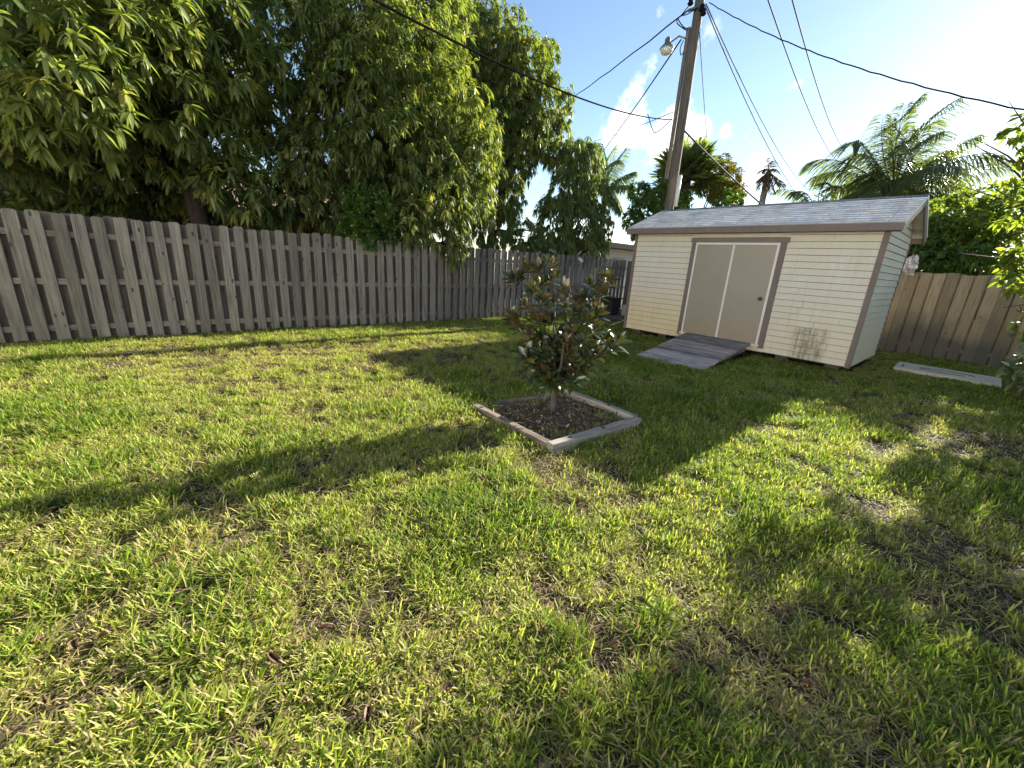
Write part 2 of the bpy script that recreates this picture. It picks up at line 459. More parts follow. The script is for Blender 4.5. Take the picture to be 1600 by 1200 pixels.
c = g.mix(mrr.outputs[0], c, (.36, .235, .12))
MT['door'] = g.end(g.princ(c, .38, g.bump(g.noise(p, 3, 3), .08, .01), 0, .5))
MT['white'] = plain('worn_white_paint', (.78, .75, .68), .5, var=.12, scale=12)
MT['shade_grime'] = plain('lap_shade_grime', (.16, .12, .09), .9)  # dark colour holds the shade line under each lap as well as grime
MT['dark'] = plain('dark_void_shade', (.03, .026, .022), .9)  # near-black holds the shade under the shed and inside bolt holes
def shingle_material():
    g = G('pale_shingles'); p = g.pos()
    br = g.n('ShaderNodeTexBrick'); g.put(br.inputs['Vector'], g.mapping(g.n('ShaderNodeTexCoord').outputs['UV'], (1, 1, 1)))
    br.inputs['Scale'].default_value = 1; br.inputs['Brick Width'].default_value = .9; br.inputs['Row Height'].default_value = .125
    br.inputs['Mortar Size'].default_value = .004; br.offset = .5
    br.inputs['Color1'].default_value = (.92, .87, .79, 1); br.inputs['Color2'].default_value = (.80, .755, .69, 1); br.inputs['Mortar'].default_value = (.10, .09, .09, 1)
    col = g.mix(g.math('MULTIPLY', g.math('SUBTRACT', g.noise(p, 3.2, 6, .7), .42, clamp=True), 3.2, clamp=True), br.outputs[0], (.38, .355, .34))
    col = g.mix(g.math('MULTIPLY', g.math('SUBTRACT', g.noise(p, 40, 4, .7), .52, clamp=True), 2, clamp=True), col, (.42, .40, .39))
    return g.end(g.princ(col, .55, g.bump(g.noise(p, 130, 3), .5, .004), 0, .6))
MT['shingle'] = shingle_material()

SX0, SX1, SY0, SY1, SZ0, SZ1 = -5.86, -1.34, 8.80, 11.07, .13, 2.40
RX0, RX1, RY0, RY1, RIDGE_Y, EZ, RZ = -5.97, -1.15, 8.55, 11.32, 9.935, 2.43, 2.97
shed = empty('garden_shed', ((SX0+SX1)/2, 9.9, 0), 'cream clapboard garden shed with pale shingle roof and double beige doors', 'shed')
DX0, DX1, DZ1 = -4.46, -2.69, 2.235     # outer edge of the brown door surround


def laps(mb, a, b, z0, z1, n_out, course=.113, top=None):
    """clapboard courses from point a to b (xy), each board proud at its foot"""
    a = Vector((*a, 0)); b = Vector((*b, 0)); n_ = Vector((*n_out, 0)); z = z0
    while z < z1-.004:
        zt = min(z+course, z1)
        if (b-a).length > 1.0 and random.random() < .6:
            t_ = random.uniform(.2, .8); g_ = (b-a).normalized()*.0015; cuts = [(a.copy(), a.lerp(b, t_)-g_), (a.lerp(b, t_)+g_, b.copy())]
        else: cuts = [(a.copy(), b.copy())]
        z = z+.008
        for aa, bb in cuts: mb.hexa([aa+Vector((0, 0, z))+n_*.017, bb+Vector((0, 0, z))+n_*.017, bb+Vector((0, 0, z))-n_*.01, aa+Vector((0, 0, z))-n_*.01,
                 aa+Vector((0, 0, zt))+n_*.002, bb+Vector((0, 0, zt))+n_*.002, bb+Vector((0, 0, zt))-n_*.01, aa+Vector((0, 0, zt))-n_*.01])
        z = zt
mb = MB(); laps(mb, (SX0, SY0), (DX0, SY0), SZ0, SZ1, (0, -1)); laps(mb, (DX1, SY0), (SX1, SY0), SZ0, SZ1, (0, -1))
laps(mb, (DX0, SY0), (DX1, SY0), DZ1, SZ1, (0, -1)); mb.box(DX0, DX1, SY0-.012, SY0+.01, SZ0, .245)
mb.build('front_wall', MT['siding'], shed)
def gable(mb, X, nx):
    z = SZ0; slope = (RZ-EZ)/(RIDGE_Y-RY0)
    zr = lambda y: RZ-.05-abs(y-RIDGE_Y)*slope
    while z < RZ-.08:
        zt = z+.113
        def ext(zq):
            if zq <= zr(SY0): return SY0, SY1
            h = max((RZ-.05-zq)/slope, .01); return RIDGE_Y-h, RIDGE_Y+h
        a0, a1 = ext(z); b0, b1 = ext(zt); z += .008
        mb.hexa([(X+nx*.014, a0, z), (X+nx*.014, a1, z), (X-nx*.01, a1, z), (X-nx*.01, a0, z),
                 (X+nx*.002, b0, zt), (X+nx*.002, b1, zt), (X-nx*.01, b1, zt), (X-nx*.01, b0, zt)][::1])
        z = zt
mb = MB(); gable(mb, SX1, 1); mb.build('side_wall', MT['siding'], shed)
mb = MB(); gable(mb, SX0, -1); mb.build('side_wall', MT['siding'], shed)
mb = MB(); laps(mb, (SX1, SY1), (SX0, SY1), SZ0, SZ1, (0, 1)); mb.build('rear_wall', MT['siding'], shed)
mb = MB(); mb.box(SX0+.012, SX1-.012, SY0+.0105, SY0+.02, SZ0+.06, SZ1-.06); mb.box(SX1-.02, SX1-.0105, SY0+.021, SY1-.012, SZ0+.06, SZ1-.06); mb.build('wall_sheathing', MT['shade_grime'], shed)
mb = MB(); mb.box(SX0+.012, SX1-.012, SY0+.022, SY1-.012, SZ0+.003, SZ0+.05); mb.build('shed_floor', MT['dark'], shed)
for X, Y, in ((SX0, SY0), (SX1, SY0), (SX1, SY1), (SX0, SY1)):
    mb = MB(); sx = 1 if X > -3 else -1; sy = 1 if Y > 10 else -1
    x_o = X+sx*.020; y_o = Y+sy*.020
    mb.box(min(x_o, x_o-sx*.075), max(x_o, x_o-sx*.075), min(y_o, y_o-sy*.014), max(y_o, y_o-sy*.014), SZ0-.008, SZ1-.02)
    mb.box(min(x_o, x_o-sx*.014), max(x_o, x_o-sx*.014), min(y_o-sy*.0145, y_o-sy*.06), max(y_o-sy*.0145, y_o-sy*.06), SZ0-.008, SZ1-.02)
    mb.build('corner_trim', MT['trim'], shed)
# roof
def slope_panel(y0, z0, y1, z1, th=.022):
    rows = 11; V = []; F = []; uv = []
    L = math.hypot(y1-y0, z1-z0); n_ = Vector((0, -(z1-z0), (y1-y0))).normalized()
    if n_.z < 0: n_ = -n_
    nx = 36
    mb = MB()
    for r in range(rows):
        a = r/rows; b = (r+1)/rows
        pa = Vector((0, y0+(y1-y0)*a, z0+(z1-z0)*a)); pb = Vector((0, y0+(y1-y0)*b, z0+(z1-z0)*b))
        for k in range(nx):
            xa = RX0+(RX1-RX0)*k/nx; xb = RX0+(RX1-RX0)*(k+1)/nx
            j = random.uniform(0, .004)
            pts = []
            for base, off in ((pa, .012+j), (pb, .003)):
                for x in (xa, xb): pts.append(Vector((x, base.y, base.z))+n_*off)
            b0 = len(V); V += [pts[0], pts[1], pts[3], pts[2]]; F.append((b0, b0+1, b0+2, b0+3))
            uv += [(xa, a*L), (xb, a*L), (xb, b*L), (xa, b*L)]
            lo = [Vector((xa, pa.y, pa.z)), Vector((xb, pa.y, pa.z))]
            b0 = len(V); V += [lo[0], lo[1], pts[1], pts[0]]; F.append((b0, b0+1, b0+2, b0+3))
            uv += [(xa, a*L), (xb, a*L), (xb, a*L+.01), (xa, a*L+.01)]
    # deck under the shingles
    d = [Vector((RX0+.004, y0, z0)), Vector((RX1-.004, y0, z0)), Vector((RX1-.004, y1, z1)), Vector((RX0+.004, y1, z1))]
    b0 = len(V); V += [q-n_*.001 for q in d]+[q-n_*th for q in d]
    for f in ((0, 1, 2, 3), (7, 6, 5, 4), (0, 4, 5, 1), (1, 5, 6, 2), (2, 6, 7, 3), (3, 7, 4, 0)):
        F.append(tuple(b0+i for i in f)); uv += [(0, .06)]*4
    o = mesh_obj('roof', V, F, MT['shingle'], shed)
    ul = o.data.uv_layers.new(name='UVMap'); ul.data.foreach_set('uv', np.array(uv, np.float32).ravel())
    return o
slope_panel(RY0, EZ, RIDGE_Y, RZ); slope_panel(RY1, EZ, RIDGE_Y, RZ)
mb = MB(); mb.prism([(RX0, RIDGE_Y-.13, RZ-.033), (RX0, RIDGE_Y, RZ+.022), (RX0, RIDGE_Y+.13, RZ-.033), (RX0, RIDGE_Y, RZ+.008)], (RX1-RX0, 0, 0)); mb.build('ridge_cap', MT['shingle'], shed)
mb = MB(); mb.box(RX0+.004, RX1-.004, RY0-.020, RY0+.002, EZ-.12, EZ-.006); mb.build('fascia', MT['trim'], shed, bevel=.004)
mb = MB(); mb.box(RX0+.004, RX1-.004, RY1-.002, RY1+.020, EZ-.12, EZ-.006); mb.build('fascia', MT['trim'], shed, bevel=.004)
mb = MB(); mb.box(RX0+.03, RX1-.03, RY0+.004, SY0-.016, EZ-.115, EZ-.10); mb.build('soffit', MT['trim'], shed)
for X, sx in ((RX1, 1), (RX0, -1)):
    for (ya, za, yb, zb) in ((RY0, EZ, RIDGE_Y, RZ), (RIDGE_Y, RZ, RY1, EZ)):
        mb = MB(); x_ = X-sx*.03
        e = .0 if ya == RY0 else .0
        mb.prism([(x_, ya, za-.024), (x_, yb, zb-.024), (x_, yb, zb-.15), (x_, ya, za-.14)], (sx*.024, 0, 0))
        mb.build('bargeboard', plain('faded_bargeboard', (.22, .17, .155), .7) if 'bg' not in MT else MT['bg'], shed)
# drip edge, pale metal along the rake and eave
MT['drip'] = plain('pale_drip_edge', (.55, .54, .52), .5)
for X, sx in ((RX1, 1), (RX0, -1)):
    for (ya, za, yb, zb) in ((RY0, EZ, RIDGE_Y, RZ), (RIDGE_Y, RZ, RY1, EZ)):
        mb = MB(); mb.prism([(X-sx*.0055, ya, za+.012), (X-sx*.0055, yb, zb+.014), (X-sx*.0055, yb, zb-.035), (X-sx*.0055, ya, za-.035)], (sx*.006, 0, 0)); mb.build('drip_edge', MT['drip'], shed)
# doors
mb = MB(); mb.box(DX0, DX0+.085, SY0-.034, SY0-.002, .20, DZ1-.09); mb.build('door_surround', MT['trim'], shed, bevel=.004)
mb = MB(); mb.box(DX1-.105, DX1, SY0-.034, SY0-.002, .20, DZ1-.09); mb.build('door_surround', MT['trim'], shed, bevel=.004)
mb = MB(); mb.box(DX0-.03, DX1+.03, SY0-.040, SY0-.002, DZ1-.088, DZ1); mb.build('door_surround', plain('grey_header', (.24, .19, .18), .7), shed, bevel=.004)
dm = (DX0+DX1)/2-.03
mb = MB()
mb.box(DX0+.087, DX0+.120, SY0-.026, SY0+.02, .27, DZ1-.132); mb.box(DX1-.150, DX1-.107, SY0-.026, SY0+.02, .27, DZ1-.132)
mb.box(DX0+.087, DX1-.107, SY0-.026, SY0+.02, DZ1-.130, DZ1-.090); mb.build('door_frame', MT['white'], shed)
mb = MB(); mb.box(DX0+.06, DX1-.08, SY0-.045, SY0+.02, .225, .268); mb.build('sill', MT['white'], shed, bevel=.003)
dl = MB(); dl.box(DX0+.122, dm-.002, SY0-.010, SY0+.015, .272, DZ1-.134); dl = dl.build('door', MT['door'], shed)
dr = MB(); dr.box(dm+.002, DX1-.152, SY0-.014, SY0+.012, .272, DZ1-.134); dr = dr.build('door', MT['door'], shed)
mb = MB(); mb.box(dm-.018, dm+.020, SY0-.0235, SY0-.0145, .275, DZ1-.137); mb.build('astragal', MT['white'], dr, bevel=.002)
kx = DX1-.235
mb = MB(); mb.tube([(kx, SY0-.014, 1.13), (kx, SY0-.022, 1.13)], .036, 16); mb.tube([(kx, SY0-.0221, 1.13), (kx, SY0-.05, 1.13)], .013, 12)
mb.tube([(kx, SY0-.050, 1.13), (kx, SY0-.062, 1.13), (kx, SY0-.078, 1.13), (kx, SY0-.088, 1.13)], [.018, .030, .030, .016], 16)
mb.build('door_knob', plain('dull_brass', (.20, .16, .11), .35, .9), dr, smooth=True)
# skids and blocks below, coloured dark for the shade under the shed
for yk in (9.2, 9.95, 10.7):
    mb = MB(); mb.box(SX0+.05, SX1-.05, yk-.045, yk+.045, .045, SZ0-.002); mb.build('skid', MT['dark'], shed)
for xk in (-5.6, -4.9, -3.6, -2.4, -1.6):
    mb = MB(); mb.box(xk-.1, xk+.1, 8.95, 9.13, -.02, SZ0-.004); mb.build('support_block', plain('block_grey', (.12, .11, .10), .9), shed, bevel=.006)

# ramp of planks
rampo = empty('wooden_ramp', (-3.4, 7.6, 0), 'weathered grey plank ramp leading up to the shed doors', 'ramp')
A0, A1, B1, B0 = Vector((-4.00, 6.50, .035)), Vector((-2.79, 6.56, .035)), Vector((-2.91, 8.745, .275)), Vector((-4.22, 8.745, .275))
npl = 13
for k in range(npl):
    a, b = k/npl+.002, (k+1)/npl-.004
    jl, jr = random.uniform(-.012, .012), random.uniform(-.012, .012)
    q = [A0.lerp(B0, a)+Vector((jl, 0, 0)), A1.lerp(B1, a)+Vector((jr, 0, 0)), A1.lerp(B1, b)+Vector((jr, 0, 0)), A0.lerp(B0, b)+Vector((jl, 0, 0))]
    dz = random.uniform(-.003, .003); q = [p_+Vector((0, 0, dz)) for p_ in q]
    cen = sum(q, Vector())/4
    mb = MB(); mb.hexa([p_-cen-Vector((0, 0, .032)) for p_ in q]+[p_-cen for p_ in q]); o = mb.build('plank', MT['ramp_wood'], None, bevel=.004)
    o.location = cen; o.parent = rampo; o.matrix_parent_inverse = rampo.matrix_basis.inverted()
for s_ in (.06, .5, .94):
    p0 = A0.lerp(A1, s_)+Vector((0, .02, -.036)); p1 = B0.lerp(B1, s_)+Vector((0, -.02, -.036)); w = Vector((.02, 0, 0))
    mb = MB(); mb.hexa([Vector((p0.x-.02, p0.y, -.01)), Vector((p0.x+.02, p0.y, -.01)), Vector((p1.x+.02, p1.y, .10)), Vector((p1.x-.02, p1.y, .10)), p0-w, p0+w, p1+w, p1-w])
    mb.build('stringer', MT['back_wood'], rampo)

# ------------------------------------------------------------------ timber planting frame
frame = empty('planting_frame', (-2.65, 2.95, 0), 'low square frame of worn timbers around the small magnolia', 'planter')
def timber(p, q, w=.078, z0=-.005, z1=.092, holes=(), tilt=0, mat='timber'):
    p, q = Vector(p), Vector(q); d = (q-p); L = d.length
    mb = MB()
    n = 10
    prof = [(-w/2, z0), (w/2, z0), (w/2, z1), (-w/2, z1)]
    V = []; F = []
    for i in range(n+1):
        wob = random.uniform(-.003, .003)
        for (a, b) in prof: V.append((L*i/n-L/2, a+wob, b+random.uniform(-.002, .002)))
    for i in range(n):
        for k in range(4): F.append((i*4+k, i*4+(k+1) % 4, (i+1)*4+(k+1) % 4, (i+1)*4+k)[::-1])
    F += [(0, 1, 2, 3), (n*4+3, n*4+2, n*4+1, n*4)]
    o = mesh_obj('timber', V, F, MT[mat], None)
    b_ = o.modifiers.new('bevel', 'BEVEL'); b_.width = .006; b_.segments = 2; b_.limit_method = 'ANGLE'
    o.location = (p+q)/2; o.rotation_euler = (tilt, 0, math.atan2(d.y, d.x))
    o.parent = frame; o.matrix_parent_inverse = frame.matrix_basis.inverted()
    for h in holes:
        c_ = p.lerp(q, h); m2 = MB(); m2.tube([(c_.x, c_.y, z1-.004), (c_.x, c_.y, z1+.0035)], .019, 10)
        m2.build('bolt_hole', MT['dark'], o)
    return o
timber(BED[0]+Vector((-.02, -.02, 0)), BED[1]+Vector((-.06, -.02, 0)), holes=(.1,), z1=.078, mat='oldtimber')
timber(BED[1]+Vector((-.01, -.06, 0)), BED[2]+Vector((-.01, .02, 0)), holes=(.2, .55), z1=.095)
timber(BED[2]+Vector((-.07, .05, 0)), BED[3]+Vector((-.0, .04, 0)), holes=(.35,), z1=.088)
timber(BED[3]+Vector((-.02, -.02, 0)), BED[0]+Vector((-.03, .05, 0)), z1=.055, mat='oldtimber')

# dead leaf litter lying in the bed
n_ = 1500; u_ = RNG.random(n_)[:, None]; v_ = RNG.random(n_)[:, None]
BA = [np.array(q_) for q_ in BED]
lp = (BA[0]*(1-u_)+BA[1]*u_)*(1-v_)+(BA[3]*(1-u_)+BA[2]*u_)*v_; lp = BA[0]*.0+lp; lp[:, 2] = RNG.uniform(.03, .06, n_)
ld = RNG.normal(size=(n_, 3)); ld[:, 2] *= .25
V, F, k = leaves(lp, ld, RNG.uniform(.02, .07, n_), RNG.uniform(.008, .022, n_), .05, .3, 1)
g = G('bed_litter'); a_ = g.n('ShaderNodeAttribute', attribute_name='tint').outputs['Fac']
tag(np_mesh('leaf_litter', V, F, g.end(g.princ(g.ramp(a_, [(0, (.06, .035, .02)), (.5, (.16, .10, .065)), (1, (.34, .25, .17))]), .7)), tint=np.repeat(RNG.random(n_), k)),
    'brown dead leaf litter on the soil inside the timber frame', 'leaf litter', kind='stuff')

# ------------------------------------------------------------------ concrete slab lid on the right
g = G('pale_concrete'); p = g.pos()
c = g.mix(g.noise(p, 3.5, 6, .65), (.68, .60, .46), (.50, .44, .33))
c = g.mix(g.math('MULTIPLY', g.math('SUBTRACT', g.noise(p, 30, 4), .55, clamp=True), 2.5, clamp=True), c, (.2, .18, .14))
MT['concrete'] = g.end(g.princ(c, .9, g.bump(g.noise(p, 60, 4), .4, .005), 0, .2))
q = [at(1407, 572, Z=.07), at(1418, 561, Z=.07), at(1562, 583, Z=.07), at(1558, 599, Z=.07)]
q = [Vector((-.93, 10.35, 0)), Vector((-.95, 11.25, 0)), Vector((.42, 11.2, 0)), Vector((.42, 10.25, 0))]
mb = MB(); mb.hexa([v_ for v_ in (q[3]+Vector((0, 0, -.02)), q[2]+Vector((0, 0, -.02)), q[1]+Vector((0, 0, -.02)), q[0]+Vector((0, 0, -.02)),
                                  q[3]+Vector((0, 0, .055)), q[2]+Vector((0, 0, .055)), q[1]+Vector((0, 0, .055)), q[0]+Vector((0, 0, .055)))])
slab = mb.build('concrete_slab', MT['concrete'], bevel=.008); tag(slab, 'pale concrete slab lying on the grass before the tan fence', 'slab')
mb = MB(); pts = [Vector((-.25+.36*math.cos(t_), 10.75+.16*math.sin(t_), .058)) for t_ in np.linspace(.2, 5.4, 30)]
mb.tube(pts, .006, 6); mb.build('crack', MT['dark'], slab)
mb = MB(); mb.tube([(-.83, 10.55, .06), (-.83, 10.66, .09), (-.83, 10.76, .06)], .009, 6); mb.build('lifting_ring', plain('rusty_iron', (.08, .05, .035), .8), slab)

# ------------------------------------------------------------------ grass
def grass_material():
    g = G('grass_blades'); a = g.n('ShaderNodeAttribute', attribute_name='tint').outputs['Fac']
    col = g.ramp(a, [(0, (.055, .105, .014)), (.35, (.19, .25, .034)), (.6, (.39, .40, .095)), (.72, (.38, .35, .14)), (.86, (.33, .26, .165)), (1, (.14, .095, .06))])
    p = g.princ(col, .6, None, 0, .18)
    t = g.n('ShaderNodeBsdfTranslucent'); g.put(t.inputs[0], g.mix(1.0, col, (1.7, 1.9, .8), 'MULTIPLY'))
    mx = g.n('ShaderNodeMixShader'); mx.inputs[0].default_value = .40
    g.t.links.new(p, mx.inputs[1]); g.t.links.new(t.outputs[0], mx.inputs[2]); return g.end(mx.outputs[0])
MT['grass'] = grass_material()

def inside_bed(x, y): return (x > -3.24) & (x < -2.06) & (y > 2.42) & (y < 3.54)
def keep_lawn(x, y):
    k = (x > FX-.06) & ~((x > SX0+.25) & (x < SX1-.02) & (y > SY0+.25) & (y < SY1))
    k &= ~((x > -.97) & (x < .45) & (y > 10.2) & (y < 11.3))
    k &= ~((x > -8.1) & (x < -7.0) & (y > 10.1) & (y < 11.5) & (RNG.random(len(x)) < .8))
    k &= ~((x > -4.05) & (x < -2.82) & (y > 6.6) & (y < 8.8))
    for (p_, q_) in ((BED[0], BED[1]), (BED[1], BED[2]), (BED[2], BED[3]), (BED[3], BED[0])):
        d = np.array([q_.x-p_.x, q_.y-p_.y]); L2 = d@d
        t_ = np.clip(((x-p_.x)*d[0]+(y-p_.y)*d[1])/L2, 0, 1)
        k &= np.hypot(x-p_.x-d[0]*t_, y-p_.y-d[1]*t_) > .055
    return k
def dryness(x, y):
    d = fbm(x*.9+3, y*.9+9, 4)*.35+fbm(x*3.1, y*3.1, 3)*.55-.44
    # the worn patches one sees in the lawn
    for (cx, cy, r_, s_) in ((-6.6, 1.6, 1.5, .30), (-5.4, 3.4, 1.3, .26), (-7.2, -.1, 1.2, .26), (-6.3, 4.6, 1.0, .2), (-4.5, 1.5, .9, .08), (.25, 6.2, .8, .40), (.3, 3.4, .5, .34), (-.5, 1.2, .35, .3), (-.1, 1.7, .35, .3),
                             (-1.75, 2.1, .45, .22), (-2.9, 1.95, .6, .2), (-4.1, 4.1, .6, .2), (-.1, 7.6, .5, .25), (-2.6, .0, .5, .15), (-.45, 4.6, .5, .2), (-3.9, .5, .8, .12)):
        d = d+s_*np.exp(-((x-cx)**2+(y-cy)**2)/r_**2)
    return d

def make_grass():
    # clump centres: density falls off with distance from the lens side of the yard
    n = 800000
    x = RNG.uniform(-9.0, 4.2, n); y = RNG.uniform(-2.6, 12.95, n)
    r2 = x*x+y*y; dens = 1/(1+r2/16.)**.8
    k = RNG.random(n) < dens*1.0
    # nothing behind the photographer's feet
    k &= ((x*-.75+y*.66) > -.6)
    k &= keep_lawn(x, y)
    x, y = x[k], y[k]
    d = dryness(x, y)
    fine = fbm(x*6.5+2, y*6.5+8, 2)
    k = RNG.random(len(x)) > np.clip((d-.08)*2.4+(.56-fine)*3.6, 0, .95)
    inb = inside_bed(x, y); k &= ~(inb & (RNG.random(len(x)) > .55))
    x, y, d = x[k], y[k], d[k]
    r = np.hypot(x, y)
    nb = 9; X = np.repeat(x, nb); Y = np.repeat(y, nb); Dd = np.repeat(d, nb); Rr = np.repeat(r, nb)
    m = len(X)
    th0 = np.repeat(RNG.uniform(0, 2*np.pi, len(x)), nb); th = th0+np.tile(np.arange(nb)*2.4, len(x))+RNG.normal(0, .6, m)
    vig = np.clip((fbm(X*1.7+31, Y*1.7+5, 3)-.5)*1.3+.5+(np.repeat(fbm(x*7+1, y*7+4, 2), nb)-.5)*.8, 0, 1)
    tilt = np.abs(RNG.normal(.80, .45, m)); tilt = np.clip(tilt, .05, 1.45)
    L = RNG.uniform(.030, .092, m)*(.5+1.0*vig)*np.clip(1.1-.5*np.clip(Dd, 0, 1), .5, 1.2)
    L = L*np.where((Y > 8.2) | (X < -8.4), .8, 1)
    Wd = RNG.uniform(.0032, .0068, m)*(1+Rr*.05)
    s = RNG.normal(0, .018, (m, 2)); P = np.stack([X+s[:, 0], Y+s[:, 1], np.full(m, .0)+RNG.uniform(0, .012, m)], 1)
    hd = np.stack([np.cos(th), np.sin(th), np.zeros(m)], 1)
    D = hd*np.sin(tilt)[:, None]+np.array([0, 0, 1.])*np.cos(tilt)[:, None]
    S = np.stack([-np.sin(th), np.cos(th), RNG.normal(0, .3, m)], 1)
    bend = RNG.uniform(.1, .55, m)
    rows = []
    for t_, w in ((0., .6), (.45, 1.), (.82, .8)):
        c_ = P+D*(L*t_)[:, None]+hd*(L*bend*t_*t_)[:, None]*.5-np.array([0, 0, 1.])*(L*bend*t_*t_*.7)[:, None]
        c_[:, 2] = np.maximum(c_[:, 2], .004)
        rows += [c_-S*(Wd*w*.5)[:, None], c_+S*(Wd*w*.5)[:, None]]
    c_ = P+D*L[:, None]+hd*(L*bend)[:, None]*.5-np.array([0, 0, 1.])*(L*bend*.7)[:, None]; c_[:, 2] = np.maximum(c_[:, 2], .004)
    rows.append(c_)
    V = np.stack(rows, 1).reshape(-1, 3); b = np.arange(m)[:, None]*7
    faces = [b+np.array([0, 1, 3, 2]), b+np.array([2, 3, 5, 4]), b+np.array([4, 5, 6])]
    tint = np.clip(.34+.35*(vig-.5)*-1+RNG.normal(0, .17, m)+np.clip(Dd, -.2, .5)*.55, 0, .69)
    dry = RNG.random(m) < np.clip(.14+Dd*.8, .06, .55)
    tint = np.where(dry, RNG.uniform(.72, 1.0, m), tint)
    T = np.repeat(tint, 7)
    # straw lying on the soil
    n2 = 900000
    x = RNG.uniform(-8.85, 4., n2); y = RNG.uniform(-2.4, 12.9, n2); r2 = x*x+y*y
    k = (RNG.random(n2) < 1/(1+r2/14)**.75) & keep_lawn(x, y) & ((x*-.75+y*.66) > -.5)
    x, y = x[k], y[k]; d = dryness(x, y); k = RNG.random(len(x)) < np.clip(.75+d*1.7, .5, 1); x, y = x[k], y[k]
    m2 = len(x); th = RNG.uniform(0, 2*np.pi, m2); L = RNG.uniform(.015, .065, m2); w = RNG.uniform(.0014, .0040, m2)*(1+np.hypot(x, y)*.08)
    hd = np.stack([np.cos(th), np.sin(th), RNG.normal(.08, .2, m2)], 1); S = np.stack([-np.sin(th), np.cos(th), RNG.normal(0, .3, m2)], 1)
    P = np.stack([x, y, RNG.uniform(.003, .034, m2)], 1)
    mid = P+hd*(L*.5)[:, None]+S*(L*RNG.normal(0, .12, m2))[:, None]; mid[:, 2] += .006
    tip = P+hd*L[:, None]; mid[:, 2] = np.maximum(mid[:, 2], .004); tip[:, 2] = np.maximum(tip[:, 2], .003)
    V2 = np.stack([P-S*(w*.5)[:, None], P+S*(w*.5)[:, None], mid-S*(w*.5)[:, None], mid+S*(w*.5)[:, None], tip], 1).reshape(-1, 3)
    b2 = np.arange(m2)[:, None]*5+len(V)
    T2 = np.repeat(RNG.uniform(.72, 1., m2), 5)
    print('grass blades', m, 'straw', m2)
    o = np_mesh('lawn_grass', np.concatenate([V, V2]), faces+[b2+np.array([0, 1, 3, 2]), b2+np.array([2, 3, 4])], MT['grass'], tint=np.concatenate([T, T2]))
    tag(o, 'coarse bright green lawn grass with dry straw patches', 'grass', kind='stuff')
make_grass()

# fallen leaves, each a curled thing
def leaf_shape(L, W):
    V = []; F = []
    n = 6
    for i in range(n+1):
        t_ = i/n; w = W*math.sin(math.pi*min(t_*.9+.08, 1))**.8; cz = .02*math.sin(t_*3)*L/.12
        V += [(L*(t_-.5), -w, cz+.012), (L*(t_-.5), 0, cz), (L*(t_-.5), w, cz+.016)]
    for i in range(n):
        a = i*3; F += [(a, a+3, a+4, a+1), (a+1, a+4, a+5, a+2)]
    return V, F
MT['deadleaf'] = plain('dead_leaf_brown', (.12, .05, .025), .6, var=.5, scale=30)
MT['deadleaf2'] = plain('dead_leaf_tan', (.18, .10, .055), .6, var=.5, scale=30)
lpix = [(172, 992), (120, 1010), (62, 1003), (1062, 1092), (1080, 1110), (1052, 1050), (1395, 772), (1385, 930), (1405, 975), (1000, 942), (960, 1010), (1230, 955), (510, 985), (655, 600), (388, 597), (430, 1030),
        (345, 545), (700, 1080), (1140, 690), (905, 760), (1500, 720), (1330, 745), (840, 985), (1260, 1065), (575, 1120), (250, 880)]
lv = []
for k in range(3):
    V, F = leaf_shape((.065, .08, .05)[k], (.013, .015, .018)[k]); me = bpy.data.meshes.new('fallen_leaf'); me.from_pydata(V, [], F); me.update(); me.materials.append(MT['deadleaf' if k != 1 else 'deadleaf2']); lv.append(me)
for i, (px, py) in enumerate(lpix):
    o = bpy.data.objects.new('fallen_leaf', lv[i % 3]); C.objects.link(o); q_ = at(px, py, Z=.03); o.location = q_
    o.rotation_euler = (random.uniform(-.3, .3), random.uniform(-.3, .3), random.uniform(0, 6.28))
    tag(o, 'dry brown fallen leaf lying in the lawn', 'leaf', 'fallen leaves on the lawn')
V, F = leaf_shape(.04, .014); o = mesh_obj('paper_scrap', V, F, MT['white']); o.location = at(400, 743, Z=.04); tag(o, 'small white paper scrap in the shaded strip of lawn', 'litter')

# ------------------------------------------------------------------ trees
LM = dict(
    mango=leaf_mat('mango_leaf', (.070, .105, .034), (.165, .20, .060), (.27, .265, .08), trans=.40, tcol=(1.7, 1.8, .6), rough=.46, spec=.35),
    mango2=leaf_mat('mango_leaf_far', (.070, .105, .034), (.165, .20, .060), (.27, .265, .08), trans=.40, tcol=(1.7, 1.8, .6), rough=.46, spec=.35),
    round=leaf_mat('round_leaf', (.05, .10, .018), (.11, .18, .03), (.17, .24, .045), trans=.32, rough=.4),
    magnolia=leaf_mat('magnolia_leaf', (.028, .046, .015), (.058, .080, .024), (.14, .145, .045), back=(.085, .060, .026), trans=.10, tcol=(1.6, 1.2, .4), rough=.22, spec=.7),
    pale=leaf_mat('pale_glossy_leaf', (.14, .18, .09), (.26, .30, .17), (.40, .42, .28), trans=.35, rough=.3, spec=.6),
    sun=leaf_mat('sunny_leaf', (.10, .14, .03), (.18, .225, .045), (.29, .30, .07), trans=.55, tcol=(1.6, 1.7, .6), rough=.4),
    yellow=leaf_mat('yellowing_leaf', (.11, .125, .02), (.20, .18, .03), (.42, .22, .03), trans=.4, tcol=(1.5, 1.3, .5), rough=.45),
    palm=leaf_mat('palm_leaf', (.085, .105, .05), (.15, .17, .075), (.23, .22, .11), trans=.52, rough=.36),
    dead=leaf_mat('dead_palm_leaf', (.07, .05, .03), (.14, .10, .06), (.2, .15, .09), trans=.2, tcol=(1.3, 1.2, .9), rough=.6),
)


